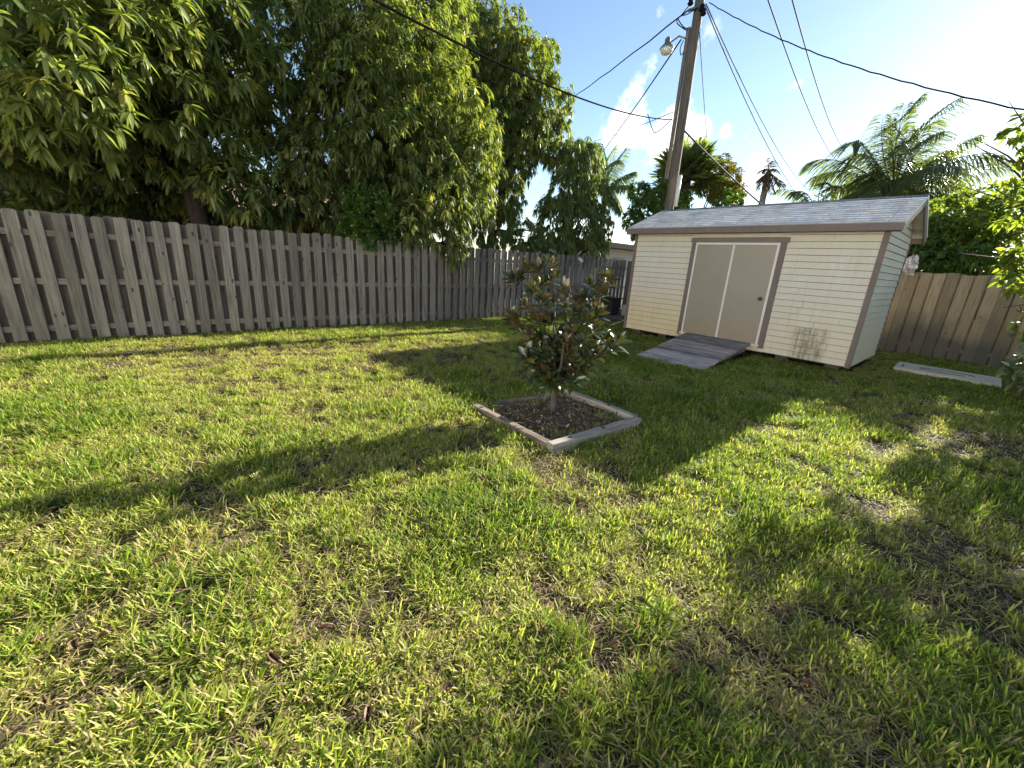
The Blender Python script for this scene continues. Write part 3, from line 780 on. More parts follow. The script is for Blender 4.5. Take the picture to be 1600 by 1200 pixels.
def lobe_points(c, rad, n, shell=(.72, 1.05), bump=.28, lower=1.0):
    """points on a lumpy ellipsoid, denser near its skin"""
    d = rdir(int(n*1.5)); d = d[(d[:, 2] > -.75) | (RNG.random(len(d)) < lower)][:n]
    ph = RNG.uniform(0, 6.28, 6); w = np.array([[2.3, 1.1, -1.7], [-1.9, 2.6, 1.2], [3.7, -2.2, 2.9]])
    nb_ = sum(np.sin(d@w[i]*2.0+ph[i]) for i in range(3))/3
    r = RNG.uniform(shell[0], shell[1], len(d))**.7*(1+bump*nb_)
    return np.array(c)+d*np.array(rad)*r[:, None], d


def foliage(name, parent, lobes, mat, per_m2=15, nl=11, L=(.17, .27), W=(.04, .058), droop=.45, axis_up=.15, spread=.9, lod=1, hang=.35, tint_mu=.42, tint_sd=.22, fold=.3, bump=.28):
    Ps, Ds = [], []
    for c_, rad in lobes:
        rr = np.array(rad) if hasattr(rad, '__len__') else np.array([rad]*3)
        area = 4*math.pi*((rr[0]*rr[1])**1.6/3+(rr[0]*rr[2])**1.6/3+(rr[1]*rr[2])**1.6/3)**(1/1.6)
        p_, d_ = lobe_points(c_, rr, max(int(area*per_m2), 8), bump=bump); Ps.append(p_); Ds.append(d_)
    P = np.concatenate(Ps); D = np.concatenate(Ds); n = len(P)
    A = unit(D+np.array([0, 0, axis_up])+RNG.normal(0, .35, (n, 3)))
    ref = rdir(n); U = unit(np.cross(A, ref)); Wv = np.cross(A, U)
    cnt = nl
    ang = np.tile(np.arange(cnt)*2.4, n)+np.repeat(RNG.uniform(0, 6.28, n), cnt)+RNG.normal(0, .25, n*cnt)
    sp_ = np.clip(RNG.normal(spread, .25, n*cnt), .15, 1.6)
    A_, U_, W_ = (np.repeat(v, cnt, 0) for v in (A, U, Wv))
    dirn = A_*np.cos(sp_)[:, None]+(U_*np.cos(ang)[:, None]+W_*np.sin(ang)[:, None])*np.sin(sp_)[:, None]
    dirn = unit(dirn-np.array([0, 0, hang]))
    base = np.repeat(P, cnt, 0)-A_*RNG.uniform(0, .10, n*cnt)[:, None]
    m = len(base); Ls = RNG.uniform(*L, m); Ws = RNG.uniform(*W, m)
    V, F, k = leaves(base, dirn, Ls, Ws, droop, fold, lod)
    clump = np.repeat(np.clip(RNG.normal(tint_mu, tint_sd, n), 0, 1), cnt)
    T = np.repeat(np.clip(clump+RNG.normal(0, .08, m), 0, 1), k)
    return np_mesh(name, V, F, mat, parent, T)


def limb_paths(mb, base, targets, r0, fork=.45, seed=0):
    rnd = random.Random(seed); base = Vector(base)
    top = base+Vector((rnd.uniform(-.2, .2), rnd.uniform(-.2, .2), 0))
    cz = sum((Vector(t_) for t_ in targets), Vector())/len(targets)
    crotch = base.lerp(Vector((cz.x, cz.y, base.z+(cz.z-base.z)*fork)), .9); crotch.x = base.x*.7+cz.x*.3; crotch.y = base.y*.7+cz.y*.3
    mb.tube([base-Vector((0, 0, .1)), base.lerp(crotch, .3)+Vector((rnd.uniform(-.06, .06), rnd.uniform(-.06, .06), 0)), base.lerp(crotch, .7), crotch], [r0*1.25, r0, r0*.9, r0*.8], 12)
    for t_ in targets:
        t_ = Vector(t_); m1 = crotch.lerp(t_, .35)+Vector((rnd.uniform(-.2, .2), rnd.uniform(-.2, .2), .15)); m2 = crotch.lerp(t_, .7)+Vector((rnd.uniform(-.15, .15), rnd.uniform(-.15, .15), .1))
        mb.tube([crotch, m1, m2, t_], [r0*.6, r0*.42, r0*.25, r0*.08], 7)
        for k in range(3):
            e = t_+Vector((rnd.uniform(-.6, .6), rnd.uniform(-.6, .6), rnd.uniform(-.3, .5))); mb.tube([m2, m2.lerp(e, .5)+Vector((0, 0, .06)), e], [r0*.2, r0*.12, r0*.03], 5)


def px_lobes(spec):
    out_ = []
    for (px, py, X, rpx, *sq) in spec:
        c_ = at(px, py, X=X); r_ = rpx/FPX*depth(c_); s = sq[0] if sq else 1.0
        out_.append((tuple(c_), (r_*.9, r_, r_*s)))
    return out_


def tree(name, label, base, lobes, mat, group=None, r0=.2, bark='bark', seed=1, cat='tree', fork=.45, **kw):
    t_ = empty(name, base, label, cat, group)
    mb = MB(); limb_paths(mb, base, [c_ for c_, _ in lobes], r0, fork, seed); mb.build('trunk', MT[bark], t_, smooth=True)
    foliage('crown', t_, lobes, mat, **kw)
    return t_

GT = 'mango trees beyond the left fence'
A = px_lobes([(-120, 60, -10.6, 150), (60, 60, -9.1, 120), (190, 40, -9.3, 105), (90, 165, -9.5, 85), (230, 125, -9.4, 90), (330, 70, -9.9, 90), (-60, 190, -10.6, 90), (330, 190, -10.1, 70), (250, 220, -10.4, 55),
              (360, 285, -9.7, 48), (150, 240, -10.9, 45), (60, -60, -11.5, 150), (260, -60, -11.5, 150), (20, 120, -12.5, 150), (200, 120, -12.5, 160), (340, 130, -13, 90), (40, 255, -12.6, 75), (170, 265, -12.6, 75), (290, 270, -12.4, 70), (380, 330, -12, 60)])
tree('mango_tree', 'broad dark mango tree filling the upper left above the grey fence', (-11.6, 1.2, 0), A, LM['mango'], GT, .2, seed=3, per_m2=13, hang=.25, droop=.35, spread=1.05, W=(.05, .072), tint_mu=.58, tint_sd=.28, fork=.75)
B = px_lobes([(470, 60, -10.8, 85), (560, 60, -10.4, 90), (570, 160, -9.9, 85), (650, 110, -9.9, 85), (700, 190, -9.6, 75), (620, 240, -9.6, 75), (730, 240, -9.5, 60), (680, 290, -9.3, 65), (450, 305, -11.6, 40), (430, 325, -11.3, 26), (500, 250, -10.3, 65), (440, 290, -10.3, 60), (425, 175, -11.2, 50), (520, 320, -10, 40),
              (640, 345, -9.0, 40), (690, 350, -9.0, 38), (715, 385, -8.72, 20, 1.5), (740, 320, -9.2, 40), (660, 30, -11, 75), (540, -40, -11.5, 110), (560, 200, -11.6, 100), (660, 220, -11.3, 100), (540, 300, -12.5, 60)])
tree('mango_tree', 'bright drooping mango tree whose sprays hang over the middle of the grey fence', (-11.2, 5.6, 0), B, LM['mango'], GT, .22, seed=5, per_m2=23, hang=.55, droop=.5, L=(.13, .21), W=(.033, .05), tint_mu=.5, tint_sd=.28)
Cc = px_lobes([(700, 55, -11.8, 60), (770, 75, -11.8, 60), (815, 110, -11.6, 55), (845, 165, -11.4, 48), (858, 215, -11.2, 36), (800, 190, -11.6, 65), (760, 160, -12.2, 80), (800, 250, -11.3, 40), (780, 300, -10.8, 42), (770, 350, -10.4, 38), (820, 370, -10.4, 30), (740, 110, -13, 80), (850, 80, -12, 22)])
tree('mango_tree', 'tall mango tree with sunlit right flank rising against the open sky', (-12.2, 9.2, 0), Cc, LM['mango2'], GT, .22, seed=8, per_m2=22, L=(.13, .21), W=(.033, .05), hang=.7, droop=.6, tint_mu=.5, tint_sd=.28)
Dd = px_lobes([(890, 245, -11, 34), (915, 250, -10.8, 32), (925, 300, -10.5, 30), (890, 300, -10.6, 36), (870, 340, -10.4, 36), (915, 345, -10.2, 36), (940, 350, -10, 20, 1.6), (870, 385, -9.9, 26), (925, 390, -9.6, 26, .8), (840, 385, -10, 24)])
tree('mango_tree', 'small drooping mango tree at the far end of the grey fence', (-11, 11.9, 0), Dd, LM['mango2'], GT, .12, seed=9, per_m2=20, nl=11, L=(.15, .24), W=(.035, .05), hang=.9, droop=.6)
Eb = px_lobes([(580, 335, -9.1, 38), (555, 355, -9.0, 28), (600, 355, -9.0, 28), (575, 375, -8.9, 18), (560, 322, -9.2, 26)])
tree('leafy_bush', 'rounded small leaved green bush leaning over the grey fence', (-10.2, 4.6, 0), Eb, LM['round'], None, .05, seed=4, cat='bush', per_m2=60, nl=9, L=(.06, .09), W=(.035, .05), lod=0, hang=.1, droop=.2, fork=.3)
# low dark understorey shrubs right behind the fence on the left
for i, (px, X, h_, lab) in enumerate([(30, -11.5, 1.9, 'dark shaded shrub behind the near left end of the grey fence'), (170, -11.8, 1.7, 'dark shaded shrub behind the grey fence under the broad mango'), (330, -11.8, 1.75, 'low twiggy shrub in deep shade left of the dark house')]):
    b_ = at(px, 350, X=X); b_.z = 0
    tree('shaded_shrub', lab, tuple(b_), [((b_.x, b_.y, 1.1), (.9, 1.0, .9)), ((b_.x-.2, b_.y+.9, 1.0), (.8, .8, .8)), ((b_.x, b_.y-.8, .9), (.7, .8, .75))], LM['mango'], 'shrubs behind the grey fence', .05, seed=20+i, cat='shrub', per_m2=14, L=(.14, .22), fork=.3)

# ------------------------------------------------------------------ unseen house and paving added behind the viewpoint to bounce sunlight
bounce_home = empty('bounce_home', (-1, -10, 0), 'unseen pale stucco house added behind the viewpoint to bounce sunlight into the yard', 'house')
MT['stucco'] = plain('bounce_stucco', (.80, .785, .75), .85, var=.06)
mb = MB(); mb.box(-12.4, 11, -13, -7.0, -.02, 4.6); mb.build('wall', MT['stucco'], bounce_home)
mb = MB(); mb.prism([(-12.8, -6.7, 4.62), (-12.8, -13.6, 4.62), (-12.8, -10.2, 6.1)], (24.2, 0, 0)); mb.build('roof', plain('bounce_home_roof', (.35, .30, .26), .9), bounce_home)
for wx in (-7.5, -4.2, 3.2):
    mb = MB(); mb.box(wx, wx+1.5, -7.0, -6.97, .95, 2.15); w_ = mb.build('window', plain('bounce_home_glass', (.05, .06, .07), .1), bounce_home)
    mb = MB(); mb.box(wx-.06, wx+1.56, -7.0, -6.95, .85, .945); mb.build('sill', MT['stucco'], w_)
mb = MB(); mb.box(-8.7, 9, -6.94, -3.4, -.05, .03); tag(mb.build('bounce_patio', plain('bounce_concrete', (.55, .52, .46), .9), bevel=.01), 'unseen pale concrete paving added along the house to bounce sunlight', 'bounce_patio', kind='structure')  # unseen paving, added to throw sunlight back into the yard

# ------------------------------------------------------------------ neighbour's houses
MT['slate'] = plain('dark_blue_wall', (.045, .05, .06), .8)
MT['pinkroof'] = plain('pale_tile_roof', (.30, .215, .17), .85)
MT['whitewall'] = plain('white_wall', (.72, .70, .66), .8)
house = empty('neighbour_house', (-17, 3, 0), "dark walled neighbouring house glimpsed beneath the mango trees", 'house')
mb = MB(); mb.box(-22, -14.2, -7, 7.6, -.02, 2.46); mb.build('wall', MT['slate'], house)
mb = MB(); mb.prism([(-13.6, -7.5, 2.52), (-18, -7.5, 4.0), (-22.6, -7.5, 2.52), (-18, -7.5, 3.85)], (0, 15.6, 0)); mb.build('roof', MT['pinkroof'], house)
mb = MB(); mb.box(-13.66, -13.60, -7.5, 8.1, 2.36, 2.515); mb.build('fascia', plain('grey_fascia', (.13, .12, .115), .7), house)
wy0, wy1 = 3.5, 4.35
w_ = MB(); w_.box(-14.20, -14.15, wy0, wy1, 1.2, 2.28); w_ = w_.build('window', plain('window_red', (.10, .02, .02), .25), house)
mb = MB()
for (a, b, c_, d) in ((wy0-.05, wy0, 1.15, 2.33), (wy1, wy1+.05, 1.15, 2.33), (wy0, wy1, 2.28, 2.33), (wy0, wy1, 1.15, 1.2)): mb.box(-14.20, -14.12, a, b, c_, d)
mb.build('frame', plain('red_frame', (.30, .05, .05), .5), w_)
fh = empty('flat_roof_house', (-15, 21, 0), 'pale flat roofed house just seen past the far fence corner', 'house')
mb = MB(); mb.box(-20, -14.2, 18.6, 24, -.02, 2.55); mb.build('wall', MT['whitewall'], fh)
mb = MB(); mb.box(-20.5, -13.6, 18.1, 24.5, 2.56, 2.82); mb.build('roof', plain('dark_eave', (.12, .10, .085), .8), fh)
mb = MB(); mb.box(-14.19, -14.16, 19.4, 20.4, 1.1, 2.1); mb.build('window', plain('window_grey', (.06, .07, .08), .2), fh)

# ------------------------------------------------------------------ magnolia
mag_base = Vector((-2.76, 3.03, .03))
mag = empty('magnolia', tuple(mag_base), 'small young magnolia with glossy bronze backed leaves inside the timber frame', 'tree')
MDEP = depth((-2.76, 3.03, .6))
def atd(px, py, off=0.):
    d_ = ray(px, py); return Vector((0, 0, CAM_H))+d_*(MDEP+off)
tips = [(822, 415), (842, 420), (808, 432), (850, 440), (832, 450), (862, 418), (868, 440), (880, 455), (845, 470), (860, 475), (882, 478), (825, 478), (806, 492), (812, 512), (838, 500), (860, 505), (885, 500), (905, 490), (900, 470), (915, 462), (925, 480),
        (945, 440), (940, 460), (925, 448), (940, 485), (915, 505), (930, 510), (895, 520), (870, 525), (845, 530), (825, 525), (850, 552), (832, 565), (822, 552), (870, 550), (890, 548), (910, 535), (930, 535), (950, 530), (966, 530), (955, 545), (935, 552), (915, 558),
        (895, 572), (875, 575), (855, 580), (845, 570), (905, 575), (880, 590), (862, 596), (850, 590), (800, 440), (955, 432), (900, 590), (920, 545), (880, 535), (860, 535)]
stems = MB(); fork_ = mag_base+Vector((.02, .0, .30))
stems.tube([mag_base-Vector((0, 0, .04)), mag_base+Vector((.012, 0, .10)), mag_base+Vector((-.01, .01, .2)), fork_], [.046, .037, .034, .032], 10)
mains = [atd(838, 455, .02), atd(868, 470, -.1), atd(893, 490, .1), atd(930, 470, .05), atd(950, 540, .05), atd(830, 540, -.1), atd(880, 560, .25), atd(880, 540, -.28)]
segs = []
for m_ in mains:
    mid_ = fork_.lerp(m_, .5)+Vector((random.uniform(-.04, .04), random.uniform(-.04, .04), .02)); stems.tube([fork_, mid_, m_], [.020, .013, .005], 7); segs += [fork_.lerp(mid_, .6), mid_, mid_.lerp(m_, .5), m_]
MP, MA = [], []
for rep in range(2):
    for (px, py) in tips:
        if rep and (py < 488 or px > 940 or random.random() < .35): continue
        q_ = atd(px+random.uniform(-5, 5), py+random.uniform(-5, 5), random.uniform(-.24, .24) if rep else random.uniform(-.15, .15))
        near = min(segs, key=lambda s_: (s_-q_).length+(.25 if s_.z > q_.z else 0))
        stems.tube([near, near.lerp(q_, .55)+Vector((0, 0, -.01)), q_], [.006, .0045, .003], 5)
        a_ = (q_-near).normalized()*.6+Vector((0, 0, .75)); MP.append(q_); MA.append(a_.normalized())
# two bare dead twigs at the top
for (a, b) in (((893, 485), (889, 442)), ((900, 480), (902, 438)), ((935, 470), (948, 428))): stems.tube([atd(*a), atd((a[0]+b[0])/2+2, (a[1]+b[1])/2), atd(*b)], [.005, .004, .002], 5)
stems.build('trunk', MT['magbark'], mag, smooth=True)
P = np.array(MP); A_ = np.array(MA); n = len(P); cnt = 13
U = unit(np.cross(A_, rdir(n))); Wv = np.cross(A_, U)
ang = np.tile(np.arange(cnt)*2.4, n)+np.repeat(RNG.uniform(0, 6.28, n), cnt); sp_ = np.clip(np.tile(np.linspace(.35, 1.45, cnt), n)+RNG.normal(0, .15, n*cnt), .2, 1.7)
Ar, Ur, Wr = (np.repeat(v, cnt, 0) for v in (A_, U, Wv))
dirn = Ar*np.cos(sp_)[:, None]+(Ur*np.cos(ang)[:, None]+Wr*np.sin(ang)[:, None])*np.sin(sp_)[:, None]
base_ = np.repeat(P, cnt, 0)-Ar*np.tile(np.linspace(0, .06, cnt), n)[:, None]; m = len(base_)
V, F, k = leaves(base_, dirn, RNG.uniform(.11, .175, m), RNG.uniform(.044, .064, m), .15, .28, 1, up=Ar)
np_mesh('crown', V, F, LM['magnolia'], mag, np.repeat(np.clip(RNG.normal(.4, .28, m), 0, 1), k), smooth=True)
# tuft of grass blades at the bed corner, and leaf litter inside the bed
def tuft(name, c_, n, h, label):
    th = RNG.uniform(0, 6.28, n); D_ = np.stack([np.cos(th)*.8, np.sin(th)*.8, RNG.uniform(.5, 1.6, n)], 1)
    V, F, k = leaves(np.tile(np.array(c_), (n, 1))+RNG.normal(0, .02, (n, 3))*np.array([1, 1, 0]), D_, RNG.uniform(h*.6, h, n), np.full(n, .009), .5, .2, 1)
    o = np_mesh(name, V, F, MT['grass'], None, np.repeat(RNG.uniform(.2, .5, n), k)); return tag(o, label, 'grass tuft')
tuft('grass_tuft', (-3.2, 2.52, .01), 40, .2, 'tall grass tuft at the left corner of the timber frame')

# ------------------------------------------------------------------ palms
def frond_mesh(path, nleaf=44, ll=.7, w=.035, hang=.6, sweep=.5):
    """feather frond along a curve of points"""
    P_ = [Vector(p_) for p_ in path]
    def bez(t_):
        a, b, c_ = P_; return a*(1-t_)**2+b*2*t_*(1-t_)+c_*t_*t_
    pts = [bez(i/14) for i in range(15)]
    mb = MB(); mb.tube(pts, [.028*(1-.85*i/14)+.004 for i in range(15)], 6)
    L_, D_, Ls = [], [], []
    for i in range(nleaf):
        t_ = .14+.86*i/(nleaf-1); p_ = bez(t_); tg = (bez(min(t_+.02, 1))-bez(t_-.02)).normalized(); sd_ = tg.cross(Vector((0, 0, 1)))
        sd_ = sd_.normalized() if sd_.length > .05 else Vector((1, 0, 0))
        ln = ll*(.45+.55*math.sin(math.pi*min(.15+t_*.85, 1)))*random.uniform(.85, 1.1)
        for s in (-1, 1):
            d_ = sd_*s*random.uniform(.8, 1.1)+tg*(sweep+.5*t_)+Vector((0, 0, random.uniform(-.1, .35)-hang*.3)); L_.append(p_); D_.append(d_); Ls.append(ln)
    V, F, k = leaves(np.array([tuple(v) for v in L_]), np.array([tuple(v) for v in D_]), np.array(Ls), np.full(len(Ls), w), hang, .2, 1)
    return mb, V, F, k


def feather_frond(parent, path, mat, **kw):
    mb, V, F, k = frond_mesh(path, **kw)
    b = len(V); V2 = np.concatenate([V, np.array([tuple(v) for v in mb.V])])
    quads = np.array([f for f in mb.F if len(f) == 4])+b
    T = np.concatenate([np.repeat(np.clip(RNG.normal(.4, .2, len(V)//k), 0, 1), k), np.full(len(mb.V), .7)])
    return np_mesh('frond', V2, F+[quads], mat, parent, T)


def ring_trunk(parent, path, r0, r1, mat):
    mb = MB(); P_ = [Vector(p_) for p_ in path]; n = 26; pts = []; rd = []
    for i in range(n+1):
        t_ = i/n; a, b, c_ = P_; pts.append(a*(1-t_)**2+b*2*t_*(1-t_)+c_*t_*t_); rd.append((r0+(r1-r0)*t_)*(1.08 if i % 2 else .96))
    mb.tube(pts, rd, 12); return mb.build('trunk', mat, parent, smooth=True)

PY = 26.
hub = at(1398, 305, Y=PY)
palm = empty('coconut_palm', (hub.x, PY, 0), 'large windswept coconut palm with many fronds behind the right end of the shed', 'palm', 'palms behind the back fence')
ring_trunk(palm, [(hub.x+.3, PY, -.1), (hub.x+.1, PY, hub.z*.5), tuple(hub)], .24, .17, MT['palebark'])
for (mx_, my_, ex, ey, dy) in [(1385, 200, 1440, 150, .3), (1410, 210, 1497, 155, -.5), (1450, 240, 1532, 210, 1.), (1470, 235, 1560, 240, -.8), (1460, 270, 1585, 250, .4), (1480, 290, 1560, 330, -.6), (1360, 215, 1325, 250, .2), (1340, 200, 1330, 225, -1.2), (1330, 250, 1275, 275, .5),
                                 (1320, 235, 1268, 252, -.5), (1340, 280, 1290, 330, -1.), (1370, 230, 1380, 180, 1.2), (1425, 250, 1500, 260, -1.6), (1380, 250, 1350, 320, -1.8), (1440, 300, 1490, 350, -1.5), (1410, 220, 1460, 190, 1.5), (1360, 260, 1300, 300, 1.5), (1400, 260, 1430, 330, -2.), (1395, 215, 1415, 165, -.9), (1425, 225, 1475, 205, -1.2), (1375, 240, 1345, 290, 1.), (1405, 240, 1420, 200, 1.8), (1440, 265, 1510, 290, 1.4), (1420, 270, 1455, 320, 2.), (1385, 255, 1370, 330, 2.), (1395, 235, 1390, 195, -1.8), (1430, 250, 1480, 235, 2.)]:
    feather_frond(palm, [tuple(hub), tuple(at(mx_, my_, Y=PY+dy*.6)), tuple(at(ex, ey, Y=PY+dy*1.4))], LM['palm'], nleaf=90, ll=1.4, w=.045, hang=.75, sweep=.8)

PY2 = 24.
hub2 = at(948, 292, Y=PY2)
p2 = empty('coconut_palm', (hub2.x, PY2, 0), 'slim coconut palm peeking out right of the small mango', 'palm', 'palms behind the back fence')
ring_trunk(p2, [(hub2.x, PY2, -.1), (hub2.x-.1, PY2, hub2.z*.5), tuple(hub2)], .2, .14, MT['palebark'])
for (mx_, my_, ex, ey, dy) in [(945, 250, 940, 225, 0), (950, 255, 962, 228, .4), (960, 262, 980, 232, -.4), (970, 275, 992, 268, .3), (968, 288, 990, 290, -.3), (930, 262, 915, 262, .2), (925, 280, 905, 300, -.4), (960, 300, 972, 330, -.2), (952, 250, 970, 250, -.8), (940, 255, 930, 240, .8)]:
    feather_frond(p2, [tuple(hub2), tuple(at(mx_, my_, Y=PY2+dy)), tuple(at(ex, ey, Y=PY2+dy*2))], LM['palm'], nleaf=60, ll=.85, w=.075, hang=.8)

PY3 = 24.
hub3 = at(1201, 268, Y=PY3)
p3 = empty('dying_palm', (hub3.x, PY3, 0), 'dying palm with a stubby brown crown standing above the shed roof', 'palm', 'palms behind the back fence')
ring_trunk(p3, [tuple(at(1185, 345, Y=PY3)*1.0-Vector((0, 0, 4.2))), tuple(at(1190, 320, Y=PY3)), tuple(hub3)], .17, .13, MT['palebark'])
for (mx_, my_, ex, ey, ll) in [(1200, 258, 1203, 248, .3), (1206, 262, 1213, 266, .3), (1196, 262, 1190, 268, .28), (1208, 275, 1212, 288, .35), (1194, 278, 1190, 292, .35), (1204, 285, 1207, 300, .3), (1215, 280, 1228, 290, .3), (1195, 272, 1189, 280, .3), (1203, 262, 1208, 252, .3)]:
    feather_frond(p3, [tuple(hub3), tuple(at(mx_, my_, Y=PY3)), tuple(at(ex, ey, Y=PY3-.3))], LM['dead'], nleaf=12, ll=ll*1.6, w=.07, hang=.5)
PY5 = 25.
hub5 = at(1275, 345, Y=PY5)
p5 = empty('coconut_palm', (hub5.x, PY5, 0), 'low palm whose feathery frond arches left above the shed ridge', 'palm', 'palms behind the back fence')
ring_trunk(p5, [(hub5.x, PY5, -.1), (hub5.x, PY5, hub5.z*.5), tuple(hub5)], .18, .14, MT['palebark'])
for (mx_, my_, ex, ey) in [(1262, 290, 1215, 296), (1270, 290, 1240, 300), (1290, 285, 1310, 290), (1300, 300, 1330, 320), (1250, 310, 1225, 330), (1280, 280, 1290, 285)]:
    feather_frond(p5, [tuple(hub5), tuple(at(mx_, my_, Y=PY5)), tuple(at(ex, ey, Y=PY5-.5))], LM['palm'], nleaf=34, ll=.8, w=.06, hang=.8)

# fan palm behind the pole
def fan(parent, hub_, tip_dir, pet, rad, mat):
    hub_ = Vector(hub_); d_ = Vector(tip_dir).normalized(); c_ = hub_+d_*pet+Vector((0, 0, -.1*pet))
    sd_ = d_.cross(Vector((0, 0, 1))).normalized(); sd_.rotate(Matrix.Rotation(random.uniform(-1.3, 1.3), 3, d_)); nn = 30; L_, D_ = [], []
    for i in range(nn):
        a = (i/(nn-1)-.5)*4.3; v = d_*math.cos(a)+sd_*math.sin(a)+Vector((0, 0, .12*random.uniform(-1, 1))); L_.append(tuple(c_)); D_.append(tuple(v))
    V, F, k = leaves(np.array(L_), np.array(D_), np.full(nn, rad)*RNG.uniform(.85, 1.05, nn), np.full(nn, rad*.12), .10, .5, 1)
    mb = MB(); mb.tube([hub_, hub_.lerp(c_, .5)+Vector((0, 0, .05)), c_], [.03, .02, .015], 6)
    b = len(V); V2 = np.concatenate([V, np.array([tuple(v) for v in mb.V])]); quads = np.array([f for f in mb.F if len(f) == 4])+b
    T = np.concatenate([np.repeat(np.clip(RNG.normal(.4, .25, nn), 0, 1), k), np.full(len(mb.V), .6)])
    return np_mesh('frond', V2, F+[quads], mat, parent, T)
PY4 = 17.
hub4 = at(1072, 282, Y=PY4)
p4 = empty('fan_palm', (hub4.x, PY4, 0), 'dense fan palm with spiky round leaves directly behind the utility pole', 'palm', 'palms behind the back fence')
ring_trunk(p4, [(hub4.x, PY4, -.1), (hub4.x, PY4, hub4.z*.5), tuple(hub4)], .22, .2, MT['bark'])
for i in range(46):
    th = i*2.4; el = random.uniform(-.4, 1.4)
    fan(p4, hub4, (math.cos(th)*math.cos(el), math.sin(th)*math.cos(el), math.sin(el)), random.uniform(.6, 1.0), random.uniform(.75, 1.0), LM['palm'])
yl = [(tuple(at(px, py, Y=Y_)), r_) for px, py, Y_, r_ in ((1126, 262, 18.2, .5), (1138, 280, 17.8, .5), (1130, 302, 17.4, .5), (1116, 296, 16.9, .35), (1146, 300, 18., .4))]
tree('yellow_shrub', 'yellow orange leaved shrub beside the fan palm above the shed', (yl[0][0][0], 17.2, 0), yl, LM['yellow'], None, .06, seed=31, cat='shrub', per_m2=45, nl=8, L=(.10, .2), W=(.03, .05), lod=0, fork=.7)
yl = [(tuple(at(px, py, Y=Y_)), r_) for px, py, Y_, r_ in ((1010, 330, 15.5, .65), (1000, 300, 15.6, .45), (1030, 310, 15.2, .5), (990, 345, 15.2, .45), (1005, 360, 15., .5), (1060, 315, 15.4, .5), (1140, 315, 16.2, .45))]
tree('leafy_bush', 'dark leafy bush at the back left corner of the shed below the fan palm', (yl[0][0][0], 15.5, 0), yl, LM['round'], None, .08, seed=33, cat='bush', per_m2=45, nl=9, L=(.10, .17), W=(.045, .07), lod=0, fork=.5)

# ------------------------------------------------------------------ plants on the right
def wl(L_): return [(tuple(at(px, py, Y=Y_)), r_) for px, py, Y_, r_ in L_]
sh = wl([(1480, 350, 16, .8), (1440, 385, 15, .8), (1500, 390, 15, .8), (1530, 345, 16, .8), (1560, 390, 15, .8), (1590, 350, 16, 1.)])
tree('hedge_tree', 'sunlit green leafy tree right behind the tan fence', (-1.6, 15.8, 0), sh, LM['sun'], None, .12, seed=41, cat='tree', per_m2=30, nl=8, L=(.10, .17), W=(.05, .08), lod=0, hang=.2, droop=.2, fork=.4, bump=.4)
sh = wl([(1420, 395, 14.2, .45), (1460, 410, 14, .5), (1510, 415, 14, .5), (1440, 370, 15, .55)])
tree('leafy_bush', 'dark low bush peeping over the tan fence beside the shed eave', (-2.2, 14.3, 0), sh, LM['round'], None, .05, seed=43, cat='bush', per_m2=50, nl=9, L=(.08, .13), W=(.04, .06), lod=0, fork=.4)
rt = [((.75, 9.3, 1.15), .42), ((.62, 9.6, 1.9), .32), ((.8, 9.6, 2.6), .45)]+wl([(1600, 200, 9.8, .22), (1575, 215, 10.2, .14), (1592, 245, 9.6, .2), (1570, 290, 10, .16), (1605, 320, 9.6, .28), (1600, 390, 9.4, .2), (1580, 395, 9.5, .12), (1590, 440, 9.3, .18), (1575, 420, 9.4, .1), (1610, 500, 9.2, .25)])+[((.55, 9.4, 2.2), .45), ((.2, 9.8, 3.0), .40), ((.6, 9.8, 3.6), .6), ((.0, 10.0, 3.6), .32), ((1.2, 9.5, 2.8), .8), ((1.6, 9.8, 4.0), .9), ((.45, 10.6, 4.3), .4), ((.9, 10.8, 4.9), .7), ((1.0, 9.0, 1.6), .55), ((.45, 9.2, 1.45), .25), ((2.2, 9.6, 3.3), .9)]
tree('shade_tree', 'thin branched tree with small bright leaves entering at the right edge', (1.7, 10.2, 0), rt, LM['sun'], None, .10, seed=45, per_m2=15, nl=7, L=(.09, .15), W=(.05, .075), lod=1, hang=.15, droop=.2, fork=.35, bump=.45, spread=1.1)
rb = [((.95, 9.5, .55), .45), ((.72, 9.3, .75), .33), ((1.3, 9.4, .9), .5), ((.75, 9.7, .4), .38), ((1.4, 9.0, .5), .5)]
tree('shiny_bush', 'low glossy pale leaved bush at the right edge beside the concrete slab', (1.1, 9.5, 0), rb, LM['pale'], None, .03, seed=47, cat='bush', per_m2=70, nl=8, L=(.08, .13), W=(.035, .055), lod=1, hang=.1, droop=.2, fork=.3)

# ------------------------------------------------------------------ utility pole, street lamp, cables
PLX, PLY = -7.2, 12.32
pole = empty('utility_pole', (PLX, PLY, 0), 'tall weathered wooden utility pole standing behind the shed', 'pole')
mb = MB(); mb.tube([(PLX, PLY, -.2), (PLX, PLY, 3), (PLX-.02, PLY, 6), (PLX-.05, PLY, 10.6)], [.152, .143, .13, .115], 18); mb.build('pole_shaft', MT['pole_wood'], pole, smooth=True)
def polept(z): return Vector((PLX-.005*max(z-3, 0), PLY, z))
q_ = at(1058, 298, Y=PLY-.19)
mb = MB(); mb.tube([(q_.x+.02, PLY-.18, q_.z-.42), (q_.x+.02, PLY-.18, q_.z+.42)], .055, 10); mb.build('conduit_guard', MT['white'], pole, smooth=True)
mb = MB(); mb.tube([(PLX+.10, PLY-.15, .2), (PLX+.10, PLY-.15, q_.z-.3)], .025, 8); mb.tube([(PLX+.1, PLY-.16, q_.z+.42), (PLX+.08, PLY-.17, q_.z+.8), (PLX+.09, PLY-.15, 6.2)], .012, 6); mb.build('conduit', plain('conduit_grey', (.16, .15, .14), .6), pole)
